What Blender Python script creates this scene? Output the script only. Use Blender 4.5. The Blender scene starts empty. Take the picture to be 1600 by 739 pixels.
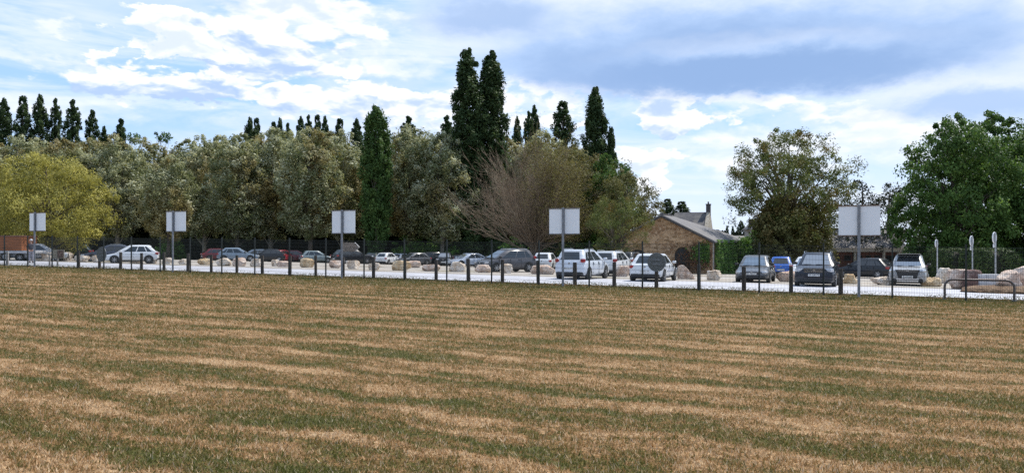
import bpy, math, random
import numpy as np
from mathutils import Vector, Matrix, noise as mnoise

# ------------------------------------------------------------------ camera, sky, sun
SC = bpy.context.scene
COL = SC.collection
F = 1232.0            # focal length in pixels of a 1600 px wide picture
HZ = 380.0            # row of the horizon
CAMZ = 2.17
cam = bpy.data.cameras.new('camera')
cam.sensor_width = 36.0
cam.lens = 36.0 * F / 1600.0
cam.shift_y = (HZ - 369.5) / 1600.0
cam.clip_start = 0.1
cam.clip_end = 8000
cam_o = bpy.data.objects.new('camera', cam)
cam_o.location = (0, 0, CAMZ)
cam_o.rotation_euler = (math.radians(90), 0, 0)
COL.objects.link(cam_o)
SC.camera = cam_o

SUN_EL, SUN_AZ = 55.0, 50.0     # degrees; azimuth clockwise from +Y
EXPOSURE = 0.34
SC.view_settings.view_transform = 'Standard'
SC.view_settings.look = 'None'
SC.view_settings.gamma = 1
SC.view_settings.use_curve_mapping = False
SC.view_settings.exposure = EXPOSURE
SC.render.engine = 'CYCLES'
SC.cycles.max_bounces = 6
SC.cycles.diffuse_bounces = 3
SC.cycles.glossy_bounces = 3
SC.cycles.transmission_bounces = 3
SC.cycles.transparent_max_bounces = 6
SC.cycles.use_denoising = False

sun = bpy.data.lights.new('sun', 'SUN')
sun.energy = 4.6
sun.angle = math.radians(0.6)
sun.color = (1.0, 0.95, 0.87)
sun_o = bpy.data.objects.new('sun', sun)
el, az = math.radians(SUN_EL), math.radians(SUN_AZ)
sdir = Vector((math.sin(az) * math.cos(el), math.cos(az) * math.cos(el), math.sin(el)))
sun_o.rotation_euler = sdir.to_track_quat('Z', 'Y').to_euler()
sun_o.location = (0, 0, 60)
COL.objects.link(sun_o)


class NT:
    """small helper for wiring node trees"""
    def __init__(self, tree):
        self.t = tree
        self.t.nodes.clear()

    def n(self, kind, **kw):
        x = self.t.nodes.new(kind)
        for k, v in kw.items():
            setattr(x, k, v)
        return x

    def put(self, sock, v):
        if isinstance(v, bpy.types.NodeSocket):
            self.t.links.new(v, sock)
        elif v is not None:
            if hasattr(sock.default_value, '__len__') and not isinstance(v, (int, float)):
                v = tuple(v)
                if len(sock.default_value) == 4 and len(v) == 3:
                    v = v + (1,)
            sock.default_value = v

    def m(self, op, a, b=None, c=None, clamp=False):
        x = self.n('ShaderNodeMath', operation=op, use_clamp=clamp)
        self.put(x.inputs[0], a)
        if b is not None: self.put(x.inputs[1], b)
        if c is not None: self.put(x.inputs[2], c)
        return x.outputs[0]

    def v(self, op, a, b=None, out=0):
        x = self.n('ShaderNodeVectorMath', operation=op)
        self.put(x.inputs[0], a)
        if b is not None: self.put(x.inputs[1], b)
        return x.outputs['Value'] if op in ('DOT_PRODUCT', 'LENGTH') else x.outputs[0]

    def noise(self, vec, scale, detail=3, rough=0.5, dist=0.0, lac=2.0):
        x = self.n('ShaderNodeTexNoise')
        if vec is not None: self.put(x.inputs['Vector'], vec)
        x.inputs['Scale'].default_value = scale
        x.inputs['Detail'].default_value = detail
        x.inputs['Roughness'].default_value = rough
        x.inputs['Distortion'].default_value = dist
        x.inputs['Lacunarity'].default_value = lac
        return x.outputs['Fac']

    def vor(self, vec, scale, feature='F1', out='Distance'):
        x = self.n('ShaderNodeTexVoronoi', feature=feature)
        if vec is not None: self.put(x.inputs['Vector'], vec)
        x.inputs['Scale'].default_value = scale
        return x.outputs[out]

    def step(self, x, a, b):
        r = self.n('ShaderNodeMapRange', interpolation_type='SMOOTHSTEP')
        self.put(r.inputs[0], x)
        self.put(r.inputs[1], a); self.put(r.inputs[2], b)
        return r.outputs[0]

    def mix(self, f, a, b, blend='MIX'):
        x = self.n('ShaderNodeMix', data_type='RGBA', blend_type=blend)
        self.put(x.inputs[0], f); self.put(x.inputs[6], a); self.put(x.inputs[7], b)
        return x.outputs[2]

    def ramp(self, f, stops):
        x = self.n('ShaderNodeValToRGB')
        self.put(x.inputs[0], f)
        e = x.color_ramp.elements
        while len(e) < len(stops): e.new(0.5)
        for el_, (p, c) in zip(e, stops):
            el_.position = p
            el_.color = (c[0], c[1], c[2], 1)
        return x.outputs[0]

    def bump(self, h, strength=0.4, dist=0.02):
        x = self.n('ShaderNodeBump')
        x.inputs['Strength'].default_value = strength
        x.inputs['Distance'].default_value = dist
        self.put(x.inputs['Height'], h)
        return x.outputs[0]

    def pr(self, color, rough=0.8, metal=0.0, normal=None, spec=0.5, coat=0.0):
        p = self.n('ShaderNodeBsdfPrincipled')
        self.put(p.inputs['Base Color'], color)
        self.put(p.inputs['Roughness'], rough)
        p.inputs['Metallic'].default_value = metal
        p.inputs['Specular IOR Level'].default_value = spec
        p.inputs['Coat Weight'].default_value = coat
        p.inputs['Coat Roughness'].default_value = 0.04
        if normal is not None: self.put(p.inputs['Normal'], normal)
        return p.outputs[0]

    def out(self, s):
        o = self.n('ShaderNodeOutputMaterial')
        self.t.links.new(s, o.inputs[0])


def new_mat(name):
    m = bpy.data.materials.new(name)
    m.use_nodes = True
    return m, NT(m.node_tree)


# ---- sky: Nishita with procedural clouds by direction
world = bpy.data.worlds.new('World')
SC.world = world
world.use_nodes = True
world.cycles.sampling_method = 'MANUAL'
world.cycles.sample_map_resolution = 256
w = NT(world.node_tree)
sky = w.n('ShaderNodeTexSky', sky_type='NISHITA', sun_disc=False)
sky.sun_elevation = math.radians(SUN_EL)
sky.sun_rotation = math.radians(SUN_AZ)
sky.air_density = 1.0; sky.dust_density = 0.6; sky.ozone_density = 1.0
D = w.v('NORMALIZE', w.n('ShaderNodeTexCoord').outputs['Generated'])
sep = w.n('ShaderNodeSeparateXYZ'); w.put(sep.inputs[0], D)
mp = w.n('ShaderNodeMapping'); w.put(mp.inputs[0], D)
mp.inputs['Scale'].default_value = (1, 1, 2.3)
mp.inputs['Location'].default_value = (3.1, 1.7, 0.4)
P = mp.outputs[0]


def blob(px, py, rx, ry):
    """soft mask (0..1) around one direction of the sky, radii in degrees-like units"""
    dx, dz = (px - 800) / F, (HZ - py) / F
    c = Vector((dx, 1, dz)).normalized()
    r = w.v('SUBTRACT', D, tuple(c))
    r = w.v('MULTIPLY', r, (F / rx, F / rx, F / ry))
    l = w.v('LENGTH', r)
    x = w.m('SUBTRACT', 1.0, l, clamp=True)
    return w.m('MULTIPLY', x, w.m('SUBTRACT', 3.0, w.m('MULTIPLY', x, 2.0)) if False else 1.0)


def total(items):
    acc = None
    for wt, b in items:
        t = w.m('MULTIPLY', b, wt)
        acc = t if acc is None else w.m('ADD', acc, t)
    return acc

AZ = w.m('ARCTAN2', sep.outputs[0], sep.outputs[1])
EL = sep.outputs[2]


def ncol(vec, scale, detail, rough, dist=0.0):
    x = w.n('ShaderNodeTexNoise')
    w.put(x.inputs['Vector'], vec)
    x.inputs['Scale'].default_value = scale; x.inputs['Detail'].default_value = detail
    x.inputs['Roughness'].default_value = rough; x.inputs['Distortion'].default_value = dist
    s_ = w.n('ShaderNodeSeparateColor'); w.put(s_.inputs[0], x.outputs['Color'])
    return s_.outputs

# ragged displacement shared by all the clouds
w1 = ncol(P, 7.0, 6, 0.60, 0.2)
w2 = ncol(w.v('ADD', P, (3, 3, 3)), 26.0, 5, 0.62)
WA = w.m('ADD', w.m('MULTIPLY', w.m('SUBTRACT', w1[0], 0.5), 0.20), w.m('MULTIPLY', w.m('SUBTRACT', w2[0], 0.5), 0.05))
WE = w.m('ADD', w.m('MULTIPLY', w.m('SUBTRACT', w1[1], 0.5), 0.115), w.m('MULTIPLY', w.m('SUBTRACT', w2[1], 0.5), 0.04))
AZw, ELw = w.m('ADD', AZ, WA), w.m('ADD', EL, WE)
AZs, ELs = w.m('ADD', AZ, w.m('MULTIPLY', WA, 0.55)), w.m('ADD', EL, w.m('MULTIPLY', WE, 0.45))
tex = w.m('SUBTRACT', w1[2], 0.5)
tex2 = w.m('SUBTRACT', w2[2], 0.5)
K = 9.1


def vorf(vec, scale, detail, rough):
    x = w.n('ShaderNodeTexVoronoi', feature='F1')
    w.put(x.inputs['Vector'], vec)
    x.inputs['Scale'].default_value = scale; x.inputs['Detail'].default_value = detail; x.inputs['Roughness'].default_value = rough
    return x.outputs['Distance']

cxyz = w.n('ShaderNodeCombineXYZ'); w.put(cxyz.inputs[0], w.m('MULTIPLY', w.m('SUBTRACT', w1[0], 0.5), 0.10)); w.put(cxyz.inputs[2], w.m('MULTIPLY', w.m('SUBTRACT', w1[1], 0.5), 0.10))
PV = w.v('ADD', P, cxyz.outputs[0])
puff = w.m('SUBTRACT', vorf(PV, 13.0, 3.0, 0.55), 0.42)
puffu = w.m('SUBTRACT', vorf(w.v('ADD', PV, (0.006, 0.0, 0.022)), 13.0, 3.0, 0.55), 0.42)
relief = w.m('SUBTRACT', puff, puffu)
# clear air, thin high veil
skyc = w.v('ADD', w.v('MULTIPLY', sky.outputs[0], (0.22, 0.25, 0.24)), (2.9, 4.6, 7.5))
mpw = w.n('ShaderNodeMapping'); w.put(mpw.inputs[0], D); mpw.inputs['Scale'].default_value = (1.6, 1.6, 9.0); mpw.inputs['Rotation'].default_value = (0, 0.12, 0)
veil = w.noise(mpw.outputs[0], 3.2, 6, 0.62, 0.6)
colr = w.mix(w.m('MULTIPLY', w.step(veil, 0.40, 0.66), 0.75), skyc, (7.2, 7.9, 9.2))
gen = w.noise(P, 3.0, 5, 0.55, 0.3)
colr = w.mix(w.m('MULTIPLY', w.step(gen, 0.50, 0.60), 0.55), colr, (6.4, 7.3, 9.0))
low = w.m('MULTIPLY', w.step(EL, 0.17, 0.02), 0.62)
colr = w.mix(low, colr, (7.7, 8.2, 9.1))


def cumulus(colr, px, py, rx, ry, grey=0.5, soft=0.22, amount=1.0, hazy=False, bias=0.0):
    """one cloud: ragged bright top, grey blue belly; grey = how dark the belly goes"""
    a0 = math.atan((px - 800) / F); e0 = (HZ - py) / math.sqrt((px - 800) ** 2 + F * F + (HZ - py) ** 2)
    A_, E_ = (AZs, ELs) if hazy else (AZw, ELw)
    u_ = w.m('MULTIPLY', w.m('SUBTRACT', A_, a0), F / (rx if hazy else rx * 1.12))
    v_ = w.m('MULTIPLY', w.m('SUBTRACT', E_, e0), F / (ry if hazy else ry * 1.2))
    vb = w.m('MULTIPLY', w.m('MINIMUM', v_, 0.0), 1.35)      # flatter underside
    v2 = w.m('ADD', w.m('MAXIMUM', v_, 0.0), vb)
    d = w.m('SQRT', w.m('ADD', w.m('MULTIPLY', u_, u_), w.m('MULTIPLY', v2, v2)))
    if not hazy: d = w.m('ADD', d, w.m('MULTIPLY', puff, 0.55))
    m_ = w.m('MULTIPLY', w.step(d, 1.0 + soft * .3, 1.0 - soft), amount)
    # belly: lower inside = darker, broken up by texture
    b_ = w.m('ADD', w.m('MULTIPLY', v_, -0.42), w.m('ADD', w.m('MULTIPLY', tex, 0.55 if hazy else 1.3), w.m('MULTIPLY', tex2, 0.15 if hazy else 0.45)))
    b_ = w.m('ADD', b_, w.m('MULTIPLY', w.m('SUBTRACT', 1.0, d), 0.55))
    if not hazy: b_ = w.m('SUBTRACT', b_, w.m('MULTIPLY', relief, -1.6))
    s_ = w.m('MULTIPLY', w.step(b_, -0.25 - bias, 0.70 - bias), grey)
    c_ = w.ramp(s_, [(0.0, (0.96, 0.97, 1.0)), (0.2, (0.80, 0.86, 0.98)), (0.45, (0.60, 0.72, 0.94)), (0.72, (0.41, 0.57, 0.86)), (1.0, (0.28, 0.43, 0.72))])
    return w.mix(m_, colr, w.v('MULTIPLY', c_, (K, K, K)))


for args in [(90, 95, 150, 16, .15, .7, .6), (60, 175, 260, 40, .2, .9, .8), (110, 45, 45, 12, .1, .6, .6), (620, 95, 150, 40, .25, .6, .8),
             (1330, 215, 330, 40, .25, .5, .8), (1180, 255, 330, 40, .2, .7, .7), (1180, 172, 130, 20, .25, .3, .95), (1330, 178, 120, 24, .3, .3, .95),
             (1010, 262, 66, 42, .45, .12, .9), (1035, 190, 80, 44, .75, .10, 1.0), (900, 148, 150, 36, .3, .22, .95), (640, 172, 330, 50, .70, .14, 1.0),
             (470, 25, 190, 60, .45, .25, .95), (410, 85, 215, 60, .85, .15, 1.0), (545, 108, 34, 18, .2, .15, 1.0), (240, 55, 76, 46, .40, .10, 1.0), (300, 148, 220, 48, .85, .12, 1.0)]:
    colr = cumulus(colr, *args[:4], args[4] * 0.78, *args[5:])
# wide soft slate clouds of the right half
colr = cumulus(colr, 1540, 75, 230, 130, .48, .6, .95, True)
colr = cumulus(colr, 900, 30, 300, 62, .50, .5, .85, True)
colr = cumulus(colr, 1150, 76, 430, 108, .92, .26, .98, True, .26)
colr = cumulus(colr, 765, 22, 150, 48, .85, .7, .85, True, .25)
colr = cumulus(colr, 1190, 112, 290, 50, 1.0, .7, .92, True, .42)
colr = cumulus(colr, 1165, 118, 250, 40, 1.0, .5, .8, True, .6)
colr = cumulus(colr, 1530, 160, 150, 34, .75, .6, .8, True, .3)
bg = w.n('ShaderNodeBackground')
w.put(bg.inputs[0], colr)
bg.inputs[1].default_value = 0.1
wo = w.n('ShaderNodeOutputWorld')
w.t.links.new(bg.outputs[0], wo.inputs[0])

# ------------------------------------------------------------------ ground function
P0 = (17.10, 29.70)                  # fence post number 0
DV = (-0.9045, 0.4266)               # along the fence, to the left and away
NV = (0.4266, 0.9045)                # across the fence, away from the camera


def st(x, y):
    dx, dy = x - P0[0], y - P0[1]
    return dx * DV[0] + dy * DV[1], dx * NV[0] + dy * NV[1]


def xy(s, t):
    return P0[0] + s * DV[0] + t * NV[0], P0[1] + s * DV[1] + t * NV[1]


def gst(s, t):
    s = min(max(s, -25.0), 75.0)
    z = 0.0102 * s
    if t < 0: z += 0.013 * min(-t, 40)
    if t > 6: z -= 0.020 * (min(t, 30) - 6)
    if t > 30: z -= 0.035 * (min(t, 75) - 30)
    return z


def G(x, y):
    return gst(*st(x, y))


def at(px, Y):
    """ground point seen in picture column px at depth Y"""
    x = (px - 800) / F * Y
    return Vector((x, Y, G(x, Y)))


def ray(px, py):
    """ground point seen at picture point (px, py)"""
    lo, hi = 3.0, 160.0
    k = (py - HZ) / F
    f = lambda Y: CAMZ - k * Y - G((px - 800) / F * Y, Y)
    for _ in range(50):
        mid = (lo + hi) / 2
        if f(mid) > 0: lo = mid
        else: hi = mid
    return at(px, lo)


def on_t(px, t):
    """ground point in column px on the line at distance t behind the fence"""
    a = (px - 800) / F
    Y = (t + P0[0] * NV[0] + P0[1] * NV[1]) / (a * NV[0] + NV[1])
    return at(px, Y)


# ------------------------------------------------------------------ object helpers
def tag(o, label=None, cat=None, group=None, kind=None):
    if label: o['label'] = label
    if cat: o['category'] = cat
    if group: o['group'] = group
    if kind: o['kind'] = kind
    return o


def empty(name, loc, rz=0.0, parent=None):
    o = bpy.data.objects.new(name, None)
    o.empty_display_size = 0.2
    o.location = loc
    o.rotation_euler = (0, 0, rz)
    if parent: o.parent = parent
    COL.objects.link(o)
    return o


def link_mesh(name, me, mat=None, parent=None, loc=(0, 0, 0), rz=0.0):
    if mat is not None and not me.materials:
        me.materials.append(mat)
    o = bpy.data.objects.new(name, me)
    o.location = loc
    o.rotation_euler = (0, 0, rz)
    if parent: o.parent = parent
    COL.objects.link(o)
    return o


class MB:
    def __init__(self):
        self.v = []; self.f = []

    def add(self, vs, fs):
        b = len(self.v)
        self.v += [tuple(p) for p in vs]
        self.f += [tuple(i + b for i in q) for q in fs]
        return self

    def box(self, c, s, rz=0.0, ry=0.0, bev=0.0):
        sx, sy, sz = s[0] / 2, s[1] / 2, s[2] / 2
        R = Matrix.Rotation(rz, 3, 'Z') @ Matrix.Rotation(ry, 3, 'Y')
        if bev <= 0:
            pts = [(x, y, z) for z in (-sz, sz) for (x, y) in ((-sx, -sy), (sx, -sy), (sx, sy), (-sx, sy))]
            fs = [(3, 2, 1, 0), (4, 5, 6, 7), (0, 1, 5, 4), (1, 2, 6, 5), (2, 3, 7, 6), (3, 0, 4, 7)]
        else:
            b = min(bev, sx * .9, sy * .9, sz * .9)
            def rg(z, i):
                X, Y = sx - i, sy - i
                return [(-X + b, -Y, z), (X - b, -Y, z), (X, -Y + b, z), (X, Y - b, z), (X - b, Y, z), (-X + b, Y, z), (-X, Y - b, z), (-X, -Y + b, z)]
            pts = rg(-sz, b * .7) + rg(-sz + b, 0) + rg(sz - b, 0) + rg(sz, b * .7)
            fs = [tuple(range(7, -1, -1)), tuple(range(24, 32))]
            for k in range(3):
                for i in range(8):
                    j = (i + 1) % 8
                    fs.append((k * 8 + i, k * 8 + j, k * 8 + 8 + j, k * 8 + 8 + i))
        return self.add([R @ Vector(p) + Vector(c) for p in pts], fs)

    def loft(self, rings, cap=True, closed=True):
        n = len(rings[0]); vs = [p for r in rings for p in r]; fs = []
        for k in range(len(rings) - 1):
            for i in range(n if closed else n - 1):
                j = (i + 1) % n
                fs.append((k * n + i, k * n + j, (k + 1) * n + j, (k + 1) * n + i))
        if cap:
            fs.append(tuple(range(n - 1, -1, -1)))
            fs.append(tuple(range((len(rings) - 1) * n, len(rings) * n)))
        return self.add(vs, fs)

    def tube(self, path, rad, n=8, cap=True):
        path = [Vector(p) for p in path]
        if not hasattr(rad, '__len__'): rad = [rad] * len(path)
        rings = []; up = None
        for i, p in enumerate(path):
            d = (path[min(i + 1, len(path) - 1)] - path[max(i - 1, 0)])
            if d.length < 1e-9: d = Vector((0, 0, 1))
            d.normalize()
            if up is None: up = Vector((0, 0, 1)) if abs(d.z) < 0.9 else Vector((1, 0, 0))
            a = up.cross(d)
            if a.length < 1e-6: a = Vector((0, 1, 0)).cross(d)
            a.normalize(); b = d.cross(a); up = b
            rings.append([p + (a * math.cos(2 * math.pi * k / n) + b * math.sin(2 * math.pi * k / n)) * rad[i] for k in range(n)])
        return self.loft(rings, cap)

    def disc(self, c, axis, r, th, n=24):
        c = Vector(c); a = Vector(axis).normalized() * th / 2
        return self.tube([c - a, c + a], r, n)

    def ellipsoid(self, c, r, nu=12, nv=8):
        rings = []
        for k in range(1, nv):
            ph = math.pi * k / nv
            rings.append([(c[0] + r[0] * math.sin(ph) * math.cos(2 * math.pi * i / nu), c[1] + r[1] * math.sin(ph) * math.sin(2 * math.pi * i / nu), c[2] - r[2] * math.cos(ph)) for i in range(nu)])
        return self.loft(rings)

    def prism(self, pts, axis_vec):
        """polygon pts (3-D) extruded along axis_vec"""
        a = Vector(axis_vec); n = len(pts)
        vs = [Vector(p) for p in pts] + [Vector(p) + a for p in pts]
        fs = [tuple(range(n - 1, -1, -1)), tuple(range(n, 2 * n))] + [(i, (i + 1) % n, n + (i + 1) % n, n + i) for i in range(n)]
        return self.add(vs, fs)

    def build(self, name, mat, parent=None, loc=(0, 0, 0), rz=0.0, smooth=False):
        me = bpy.data.meshes.new(name)
        me.from_pydata(self.v, [], self.f)
        if smooth:
            me.polygons.foreach_set('use_smooth', [True] * len(me.polygons))
            try: me.set_sharp_from_angle(angle=math.radians(38))
            except Exception: pass
        me.validate()
        me.update()
        return link_mesh(name, me, mat, parent, loc, rz)


def np_mesh(name, V, FI, per, attr=None):
    """fast mesh: V (n,3), FI flat indices, per = vertices per face"""
    me = bpy.data.meshes.new(name)
    nf = len(FI) // per
    me.vertices.add(len(V)); me.loops.add(len(FI)); me.polygons.add(nf)
    me.vertices.foreach_set('co', np.ascontiguousarray(V, np.float32).ravel())
    me.loops.foreach_set('vertex_index', np.ascontiguousarray(FI, np.int32))
    me.polygons.foreach_set('loop_start', np.arange(0, nf * per, per, dtype=np.int32))
    me.update(calc_edges=True)
    if attr is not None:
        a = me.attributes.new('tint', 'FLOAT', 'POINT')
        a.data.foreach_set('value', np.ascontiguousarray(attr, np.float32))
    return me


# ------------------------------------------------------------------ plain materials
_M = {}


def flat(name, col, rough=0.6, metal=0.0, var=0.12, scale=6.0, bump=0.0, spec=0.5, coat=0.0):
    key = ('flat', name)
    if key in _M: return _M[key]
    m, t = new_mat(name)
    tc = t.n('ShaderNodeTexCoord').outputs['Object']
    nz = t.noise(tc, scale, 5, 0.6)
    f = t.step(nz, 0.3, 0.75)
    c = t.mix(f, tuple(x * (1 - var) for x in col), tuple(min(1, x * (1 + var)) for x in col))
    nr = t.bump(t.noise(tc, scale * 6, 3), bump, 0.01) if bump else None
    t.out(t.pr(c, rough, metal, nr, spec, coat))
    _M[key] = m
    return m


def paint(col):
    key = ('paint',) + tuple(col)
    if key in _M: return _M[key]
    m, t = new_mat('car_paint')
    tc = t.n('ShaderNodeTexCoord').outputs['Object']
    sp = t.n('ShaderNodeSeparateXYZ'); t.put(sp.inputs[0], tc)
    dirt = t.m('MULTIPLY', t.step(sp.outputs[2], 0.55, 0.2), t.noise(tc, 7, 4))
    c = t.mix(t.m('MULTIPLY', dirt, 0.25), col, (0.12, 0.10, 0.08))
    c = t.mix(t.m('MULTIPLY', t.noise(tc, 3, 5), 0.03), c, (0.2, 0.18, 0.16))
    t.out(t.pr(c, t.m('ADD', 0.28, t.m('MULTIPLY', dirt, 0.5)), 0.0, None, 0.3, 0.4 if max(col) < .2 else 0.7))
    _M[key] = m
    return m


def glass_mat():
    if 'glass' in _M: return _M['glass']
    m, t = new_mat('car_glass')
    tc = t.n('ShaderNodeTexCoord').outputs['Object']
    c = t.mix(t.noise(tc, 2.5, 4), (0.010, 0.013, 0.016), (0.035, 0.04, 0.045))
    p_ = t.pr(c, 0.05, 0, None, 0.5)
    p_.node.inputs['IOR'].default_value = 1.75
    t.out(p_)
    _M['glass'] = m
    return m


def screen_mat():
    if 'screen' in _M: return _M['screen']
    m, t = new_mat('windscreen_glass')
    tc = t.n('ShaderNodeTexCoord').outputs['Object']
    p_ = t.pr(t.mix(t.noise(tc, 2.5, 4), (0.015, 0.02, 0.025), (0.06, 0.065, 0.07)), 0.06, 0, None, 0.5)
    p_.node.inputs['IOR'].default_value = 4.8
    t.out(p_)
    _M['screen'] = m
    return m


RUBBER = flat('tyre_rubber', (0.018, 0.018, 0.018), 0.85)
ALLOY = flat('wheel_alloy', (0.42, 0.43, 0.45), 0.35, 0.7)
BLACKP = flat('black_plastic', (0.02, 0.02, 0.022), 0.55)
CHROME = flat('chrome_trim', (0.62, 0.63, 0.65), 0.15, 1.0)
LAMPG = flat('headlight_lens', (0.55, 0.58, 0.62), 0.12, 0.2, coat=1.0)
REDL = flat('tail_light_lens', (0.30, 0.012, 0.014), 0.2, coat=1.0)
PLATEW = flat('number_plate_white', (0.72, 0.72, 0.70), 0.4)
INK = flat('plate_ink', (0.015, 0.015, 0.02), 0.5)
GALV = flat('galvanised_steel', (0.30, 0.31, 0.33), 0.5, 0.5, 0.2, 4)
GREYP = flat('grey_painted_pole', (0.22, 0.23, 0.25), 0.5, 0.3, 0.2, 4)


def foliage(name, stops, trans=0.35, rough=0.6, patch=None):
    m, t = new_mat(name)
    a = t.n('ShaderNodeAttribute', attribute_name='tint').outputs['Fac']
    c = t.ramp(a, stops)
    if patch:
        oc = t.n('ShaderNodeNewGeometry').outputs['Position']
        f = t.step(t.noise(oc, patch[0], 3, 0.6), patch[1], patch[1] + 0.12)
        c = t.mix(t.m('MULTIPLY', f, patch[3]), c, patch[2])
    p = t.pr(c, rough, 0, None, 0.18)
    tr = t.n('ShaderNodeBsdfTranslucent'); t.put(tr.inputs[0], t.mix(0.5, c, (1.0, 0.95, 0.35), 'MULTIPLY'))
    mx = t.n('ShaderNodeMixShader'); mx.inputs[0].default_value = trans
    t.t.links.new(p, mx.inputs[1]); t.t.links.new(tr.outputs[0], mx.inputs[2])
    t.out(mx.outputs[0])
    return m


def bark(name, a, b):
    m, t = new_mat(name)
    oc = t.n('ShaderNodeTexCoord').outputs['Object']
    mp_ = t.n('ShaderNodeMapping'); t.put(mp_.inputs[0], oc); mp_.inputs['Scale'].default_value = (6, 6, 1.2)
    nz = t.noise(mp_.outputs[0], 2.5, 6, 0.65)
    t.out(t.pr(t.mix(t.step(nz, 0.35, 0.65), a, b), 0.9, 0, t.bump(nz, 0.6, 0.04)))
    return m


BARK = bark('bark_grey_brown', (0.035, 0.028, 0.022), (0.13, 0.105, 0.08))
BARKP = bark('bark_pale', (0.10, 0.09, 0.07), (0.30, 0.27, 0.22))
TWIG = bark('bare_twig_bark', (0.12, 0.085, 0.055), (0.30, 0.225, 0.15))

# ------------------------------------------------------------------ ground sheets
def turf_nodes(t):
    pos = t.n('ShaderNodeNewGeometry').outputs['Position']
    rel = t.v('SUBTRACT', pos, (P0[0], P0[1], 0))
    flatp = t.v('MULTIPLY', pos, (1, 1, 0))
    tt = t.v('DOT_PRODUCT', rel, (NV[0], NV[1], 0))
    ss = t.v('DOT_PRODUCT', rel, (DV[0], DV[1], 0))
    wob = t.noise(flatp, 0.16, 2, 0.5)
    wob2 = t.noise(flatp, 0.9, 3, 0.6)
    tw = t.m('ADD', tt, t.m('ADD', t.m('MULTIPLY', t.m('SUBTRACT', wob, 0.5), 1.3), t.m('MULTIPLY', t.m('SUBTRACT', wob2, 0.5), 0.7)))
    s1 = t.m('SINE', t.m('MULTIPLY', tw, 2 * math.pi / 1.5))
    s2 = t.m('SINE', t.m('MULTIPLY', t.m('ADD', tw, 0.35), 2 * math.pi / 0.7))
    # noise stretched along the mowing direction
    cmb = t.n('ShaderNodeCombineXYZ'); t.put(cmb.inputs[0], t.m('MULTIPLY', ss, 0.22)); t.put(cmb.inputs[1], tt)
    streak = t.noise(cmb.outputs[0], 1.0, 6, 0.68, 0.5)
    patch = t.noise(flatp, 0.33, 4, 0.6, 0.6)
    fine_ = t.noise(flatp, 9.0, 4, 0.7)
    mid_ = t.noise(flatp, 2.3, 4, 0.65)
    amp = t.step(t.noise(flatp, 0.21, 3, 0.6), 0.35, 0.65)
    g = t.m('ADD', t.m('MULTIPLY', s1, t.m('ADD', 0.075, t.m('MULTIPLY', amp, 0.09))), t.m('MULTIPLY', s2, t.m('SUBTRACT', 0.075, t.m('MULTIPLY', amp, 0.045))))
    cm2 = t.n('ShaderNodeCombineXYZ'); t.put(cm2.inputs[0], t.m('MULTIPLY', ss, 0.10)); t.put(cm2.inputs[1], t.m('ADD', tw, t.m('MULTIPLY', wob2, 0.6)))
    lines = t.noise(cm2.outputs[0], 3.3, 3, 0.65)
    tuft = t.noise(flatp, 17.0, 2, 0.6)
    g = t.m('ADD', g, t.m('MULTIPLY', t.m('SUBTRACT', streak, 0.5), 0.55))
    g = t.m('ADD', g, t.m('MULTIPLY', t.m('SUBTRACT', lines, 0.5), 1.35))
    g = t.m('ADD', g, t.m('MULTIPLY', t.m('SUBTRACT', patch, 0.5), 0.65))
    g = t.m('ADD', g, t.m('MULTIPLY', t.m('SUBTRACT', fine_, 0.5), 0.70))
    g = t.m('ADD', g, t.m('MULTIPLY', t.m('SUBTRACT', tuft, 0.5), 0.55))
    g = t.m('ADD', g, t.m('MULTIPLY', t.m('SUBTRACT', mid_, 0.5), 0.60))
    g = t.m('ADD', g, t.m('MULTIPLY', t.step(tt, -8.0, -1.0), 0.20))
    g = t.m('ADD', t.m('MULTIPLY', g, 1.12), 0.475)
    return g, fine_, mid_, tt, flatp


def turf_color(t, g):
    return t.ramp(g, [(0.15, (0.60, 0.41, 0.23)), (0.29, (0.44, 0.265, 0.125)), (0.41, (0.315, 0.172, 0.070)), (0.51, (0.215, 0.138, 0.048)),
                      (0.62, (0.155, 0.128, 0.036)), (0.82, (0.092, 0.098, 0.020))])


turf, t = new_mat('dry_turf')
g, fi, mi, tt, fp = turf_nodes(t)
c = turf_color(t, g)
c = t.mix(0.22, c, (0.05, 0.035, 0.018))
c = t.mix(t.step(t.noise(fp, 22, 3, 0.7), 0.36, 0.62), t.mix(0.7, c, (0.03, 0.022, 0.012)), c)
t.out(t.pr(c, 0.95, 0, t.bump(t.m('ADD', t.noise(fp, 26, 3, 0.7), mi), 0.7, 0.05), 0.15))

blade_m, t = new_mat('grass_blades')
g, fi, mi, tt, fp = turf_nodes(t)
tint = t.n('ShaderNodeAttribute', attribute_name='tint').outputs['Fac']
c = turf_color(t, t.m('ADD', g, t.m('MULTIPLY', t.m('SUBTRACT', tint, 0.5), 0.62)))
c = t.mix(t.step(tint, 0.05, 0.16), t.mix(0.6, c, (0.70, 0.58, 0.40)), c)
p = t.pr(c, 0.7, 0, None, 0.25)
tr = t.n('ShaderNodeBsdfTranslucent'); t.put(tr.inputs[0], c)
mx = t.n('ShaderNodeMixShader'); mx.inputs[0].default_value = 0.35
t.t.links.new(p, mx.inputs[1]); t.t.links.new(tr.outputs[0], mx.inputs[2])
t.out(mx.outputs[0])

road_m, t = new_mat('pale_road_surface')
oc = t.n('ShaderNodeNewGeometry').outputs['Position']
base = t.mix(t.step(t.noise(oc, 0.5, 5, 0.65), 0.35, 0.7), (0.40, 0.40, 0.43), (0.50, 0.50, 0.53))
base = t.mix(t.m('MULTIPLY', t.step(t.noise(oc, 14, 4, 0.7), 0.45, 0.75), 0.35), base, (0.24, 0.23, 0.22))
t.out(t.pr(base, 0.85, 0, t.bump(t.noise(oc, 40, 3), 0.3, 0.02), 0.3))

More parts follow.
